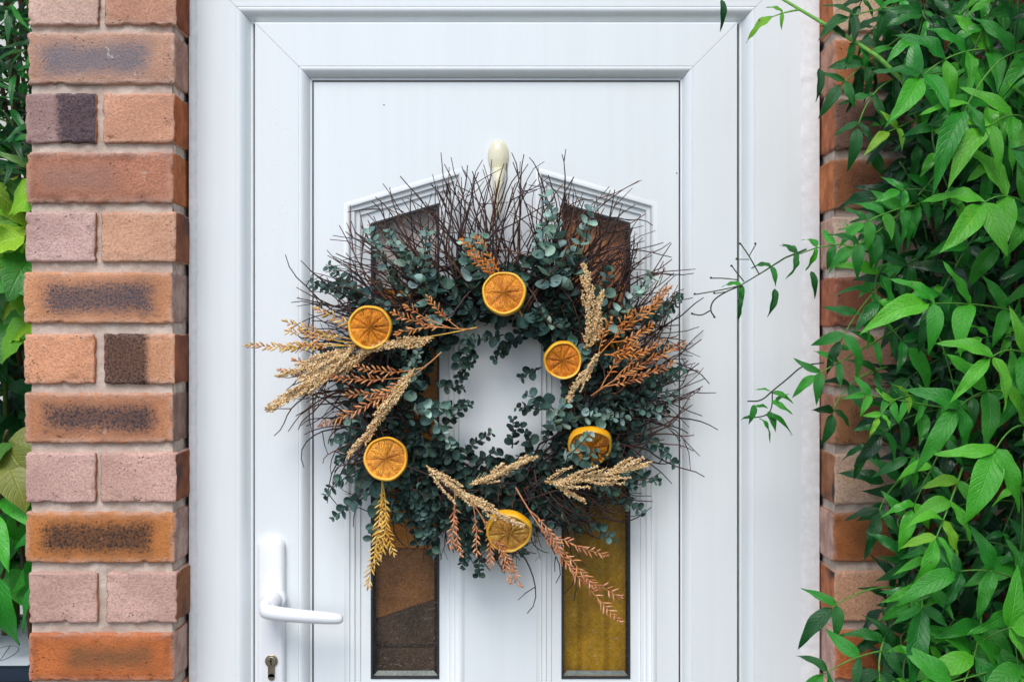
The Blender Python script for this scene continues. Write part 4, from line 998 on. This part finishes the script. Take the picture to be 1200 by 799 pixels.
m.tube(chaikin([A(905, 458, -.1), A(905, 478, -.1), A(898, 488, -.1), A(870, 490, -.09)]), .0008, 5, lin((44, 60, 40))); td = m.obj('tendril', M_stem, climber)
for (x, y, dx, dz, ln) in ((903, 459, -.6, .2, .018), (905, 460, .8, -.1, .022), (904, 470, .7, -.3, .024), (900, 478, -.6, .1, .018), (900, 482, .3, -.8, .022), (896, 486, 1, -.3, .032), (884, 474, -.3, -.9, .02), (882, 488, -.8, -.1, .014), (908, 472, .5, .5, .018), (890, 490, .6, -.6, .024)):
    cp.leaf(td, A(x, y, -.1), Vector((dx, -.3, dz)), VIEW*.5+Vector((rp.gauss(0, .4), 0, .8)), ln*1.2, vary(rp.choice(green), rp), 1.0)
# --- the mass behind: random sprigs, darker greens further in paint its inner shade
for i in range(120):
    px = rp.triangular(1010, 1290, 1160); py = rp.uniform(-70, 880); fr = rp.random()
    lim = 1008+25*math.sin(py*.021)+(45 if 120 < py < 245 else 0)+(25 if 500 < py < 640 else 0)
    if px < lim: px = lim+rp.uniform(0, 60)
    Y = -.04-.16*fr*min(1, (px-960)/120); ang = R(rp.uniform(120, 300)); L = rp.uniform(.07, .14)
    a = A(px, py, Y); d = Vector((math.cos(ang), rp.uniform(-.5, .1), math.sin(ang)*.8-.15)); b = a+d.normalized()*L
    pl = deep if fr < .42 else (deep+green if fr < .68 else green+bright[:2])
    if b.x < A(lim-10, 0, 0).x: b.x = A(lim-10, 0, 0).x+rp.uniform(0, .03)
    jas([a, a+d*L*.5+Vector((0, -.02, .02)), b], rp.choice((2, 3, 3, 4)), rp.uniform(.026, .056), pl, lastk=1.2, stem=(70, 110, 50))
# leaves deep inside, coloured darker to paint shaded gaps, and the side beyond the picture
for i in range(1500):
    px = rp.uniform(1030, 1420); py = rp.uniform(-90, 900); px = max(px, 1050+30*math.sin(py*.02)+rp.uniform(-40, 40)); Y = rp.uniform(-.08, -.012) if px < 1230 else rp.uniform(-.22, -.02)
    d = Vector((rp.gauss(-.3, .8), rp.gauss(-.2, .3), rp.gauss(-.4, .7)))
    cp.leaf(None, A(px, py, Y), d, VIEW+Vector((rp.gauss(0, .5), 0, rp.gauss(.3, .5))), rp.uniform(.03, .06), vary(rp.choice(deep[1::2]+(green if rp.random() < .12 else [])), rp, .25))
for i in range(3400):  # unseen leaf mass added to keep light off the right jamb
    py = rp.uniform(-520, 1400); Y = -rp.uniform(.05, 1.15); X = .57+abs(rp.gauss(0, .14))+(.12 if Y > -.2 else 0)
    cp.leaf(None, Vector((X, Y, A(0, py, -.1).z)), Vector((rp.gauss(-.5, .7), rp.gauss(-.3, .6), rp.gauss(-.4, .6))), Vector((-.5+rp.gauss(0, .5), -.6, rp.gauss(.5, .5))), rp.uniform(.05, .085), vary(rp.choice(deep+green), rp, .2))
# lower growth down to the ground
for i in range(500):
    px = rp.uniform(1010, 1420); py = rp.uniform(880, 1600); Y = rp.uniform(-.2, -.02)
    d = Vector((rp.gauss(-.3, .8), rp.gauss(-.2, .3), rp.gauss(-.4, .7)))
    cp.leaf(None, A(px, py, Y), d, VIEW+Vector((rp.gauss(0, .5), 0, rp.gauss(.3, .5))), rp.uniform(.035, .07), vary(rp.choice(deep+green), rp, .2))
tag(cp.stuff.obj('foliage', M_leafs, climber), kind='stuff')
for k in range(7):
    m = MB(); x = rp.uniform(1080, 1260); pts = [A(x+30*math.sin(j*.7+k)+rp.uniform(-10, 10), 1600-j*125, -.03-.02*math.sin(j+k)) for j in range(14)]
    for p in pts: p.z = max(p.z, 0.0)
    m.tube(pts, [.006-.0003*j for j in range(14)], 6, vary(lin((84, 66, 46)), rp)); m.obj('stem', M_stem, climber)
print('CLIMBER leaves', cp.n, 'stuff faces', len(cp.stuff.f))

# ---------------------------------------------------------------- plants behind the left pier
def shrub(name, label, cat, cx, z0, z1, Y0, Y1, L, n, lens, pal_, droop, stems, limit=130, mat=None, xr=.2, seed=1, stemcol=(92, 74, 50)):
    r = random.Random(seed); root = empty(name, (cx, (Y0+Y1)/2, 0), label, cat, 'garden plants behind the left pier')
    LM = leafmeshes(L, 'leaf', mat or M_leafo); pl = Plant(root, LM, L, limit); st = []
    for k in range(stems):
        m = MB(); x = cx+r.uniform(-xr*.5, xr*.5); y = max(r.uniform(Y0, Y1), r.uniform(.50, .60)); tx = cx+r.uniform(-xr, xr*.8); ty = r.uniform(Y0, Y1)
        P = bez(Vector((x, y, 0)), Vector(((x+tx)/2+r.uniform(-.08, .08), (y+ty)/2, (z0+z1)/2)), Vector((tx, ty, z1)), 16)
        m.tube(P, [.007-.0003*j for j in range(16)], 6, vary(lin(stemcol), r)); st.append((m.obj('stem', M_stem, root, origin=P[0]), P))
    for i in range(n):
        so_, P = r.choice(st); z = r.uniform(z0, z1); x = cx+r.uniform(-xr, xr); y = r.uniform(Y0, Y1)
        d = Vector((r.gauss(.2, .8), -abs(r.gauss(.4, .4)), r.gauss(droop, .45)))
        pl.leaf(so_, Vector((x, y, z)), d, Vector((r.gauss(0, .35), -.8, .7+r.gauss(0, .3))), r.uniform(*lens), vary(r.choice(pal_), r, .15, .06), r.uniform(.85, 1.15))
    if pl.stuff.v: tag(pl.stuff.obj('foliage', M_leafs, root), kind='stuff')
    return root
LX = A(8, 0, .3).x
broad = [lance_leaf(50+i, rp.uniform(.62, .8), .25, rp.uniform(.1, .4), .03, .6, .06) for i in range(5)]
narrow = [lance_leaf(70+i, rp.uniform(.16, .24), .3, rp.uniform(.0, .3), .01) for i in range(5)]
lanc = [lance_leaf(90+i, rp.uniform(.30, .40), .3, rp.uniform(.1, .4), .02) for i in range(5)]
ovate = [lance_leaf(110+i, rp.uniform(.6, .7), .2, rp.uniform(.1, .3), .02, .3) for i in range(4)]
zz = lambda py, Y=.25: A(0, py, Y).z
shrub('evergreen_shrub', 'dark twiggy evergreen shrub with narrow leaves behind the top of left pier', 'shrub', LX, zz(215), zz(-120), .15, .5, narrow, 1500, (.04, .075), green[2:]+deep+[lin((92, 140, 60))], -.1, 16, 200, seed=3, stemcol=(120, 96, 62))
shrub('broad_leaved_shrub', 'yellow green broad leaved shrub beside the upper left pier', 'shrub', LX, zz(395), zz(212), .14, .32, broad, 130, (.06, .10), [lin((136, 190, 44)), lin((112, 176, 44)), lin((160, 204, 60)), lin((60, 130, 50))], -.5, 8, 120, seed=4, stemcol=(96, 120, 50))
shrub('shade_shrub', 'dark green shrub low behind the left pier', 'shrub', LX, zz(705), zz(370), .36, .62, lanc, 800, (.05, .09), deep+green[:1], -.3, 8, 120, seed=6)
shrub('ovate_leaved_shrub', 'small olive green shrub with oval veined leaves by left pier', 'shrub', LX, zz(575), zz(500), .16, .28, ovate, 26, (.06, .085), [lin((126, 134, 56)), lin((108, 126, 50)), lin((82, 140, 56))], -.5, 4, 60, seed=8)
shrub('lance_leaved_plant', 'bright green plant with long pointed leaves low by left pier', 'plant', LX, zz(668), zz(570), .14, .26, lanc, 80, (.07, .12), [lin((48, 160, 44)), lin((70, 178, 48)), lin((38, 140, 44))], -.9, 5, 80, seed=9)
m = MB(); m.box(-3.2, A(-4, 0, .9).x+.12, .95, 1.05, .004, 2.6); fw = m.obj('garden_wall', M_render, smooth=False); tag(fw, 'pale rendered garden wall behind the shrubs on the left', 'garden wall')
# storage box at the foot of the shrubs: dark rim, white lid with a leaf outline
bx = empty('storage_box', A(0, 1000, .2), 'dark blue storage box with white leaf patterned lid beside pier foot', 'storage box')
M_navy = mat_simple('navy plastic', lin((26, 40, 56)), .4); M_lid = mat_simple('white printed lid', lin((214, 220, 228)), .4, var=.03)
bxx0, bxx1 = A(-260, 0, .13).x, A(40, 0, .13).x; by0, by1 = .125, .46; bz = A(0, 786, .13).z
m = MB(); m.box(bxx0, bxx1, by0, by1, .004, bz-.012); m.obj('tub', M_navy, bx, False)
m = MB(); t_ = .012
for (a, b, c_, d_) in ((bxx0, bxx1, by0-.004, by0+t_), (bxx0, bxx1, by1-t_, by1+.004), (bxx0, bxx0+t_, by0+t_, by1-t_), (bxx1-t_, bxx1, by0+t_, by1-t_)): m.box(a, b, c_, d_, bz-.0118, bz+.006)
m.obj('rim', M_navy, bx, False)
m = MB(); m.box(bxx0+t_, bxx1-t_, by0+t_, by1-t_, bz-.0119, bz+.001); lid = m.obj('lid', M_lid, bx, False)
m = MB()
for k in range(5):
    c0 = Vector((bxx0+.04+k*.06, by0+.10+.05*(k % 2), bz+.0012)); an = .6+.3*k; u = Vector((math.cos(an), math.sin(an), 0)); v = Vector((-u.y, u.x, 0))
    lp = [c0+u*.045*math.cos(t)+v*.016*math.sin(t)*(1+.3*math.cos(t)) for t in [6.283*j/24 for j in range(25)]]
    m.tube(lp, .0007, 4, lin((120, 126, 134))); m.tube([c0-u*.045, c0+u*.045], .0006, 4, lin((120, 126, 134)))
m.obj('leaf_print', M_stem, lid)

# ---------------------------------------------------------------- resolve world matrices under their parents
bpy.context.view_layer.update()
def depth(o): return 0 if o.parent is None else 1+depth(o.parent)
for o in sorted([o for o in C.objects if '_w' in o], key=depth):
    v = list(o['_w']); W = Matrix([v[i*4:i*4+4] for i in range(4)]); del o['_w']
    if o.parent is None: o.matrix_basis = W
    else:
        pw = o.parent.get('_pw'); P = Matrix([list(pw)[i*4:i*4+4] for i in range(4)]) if pw else o.parent.matrix_basis.copy()
        o.matrix_basis = P.inverted() @ W
    o['_pw'] = [x for r in W for x in r]
for o in C.objects:
    if '_pw' in o: del o['_pw']
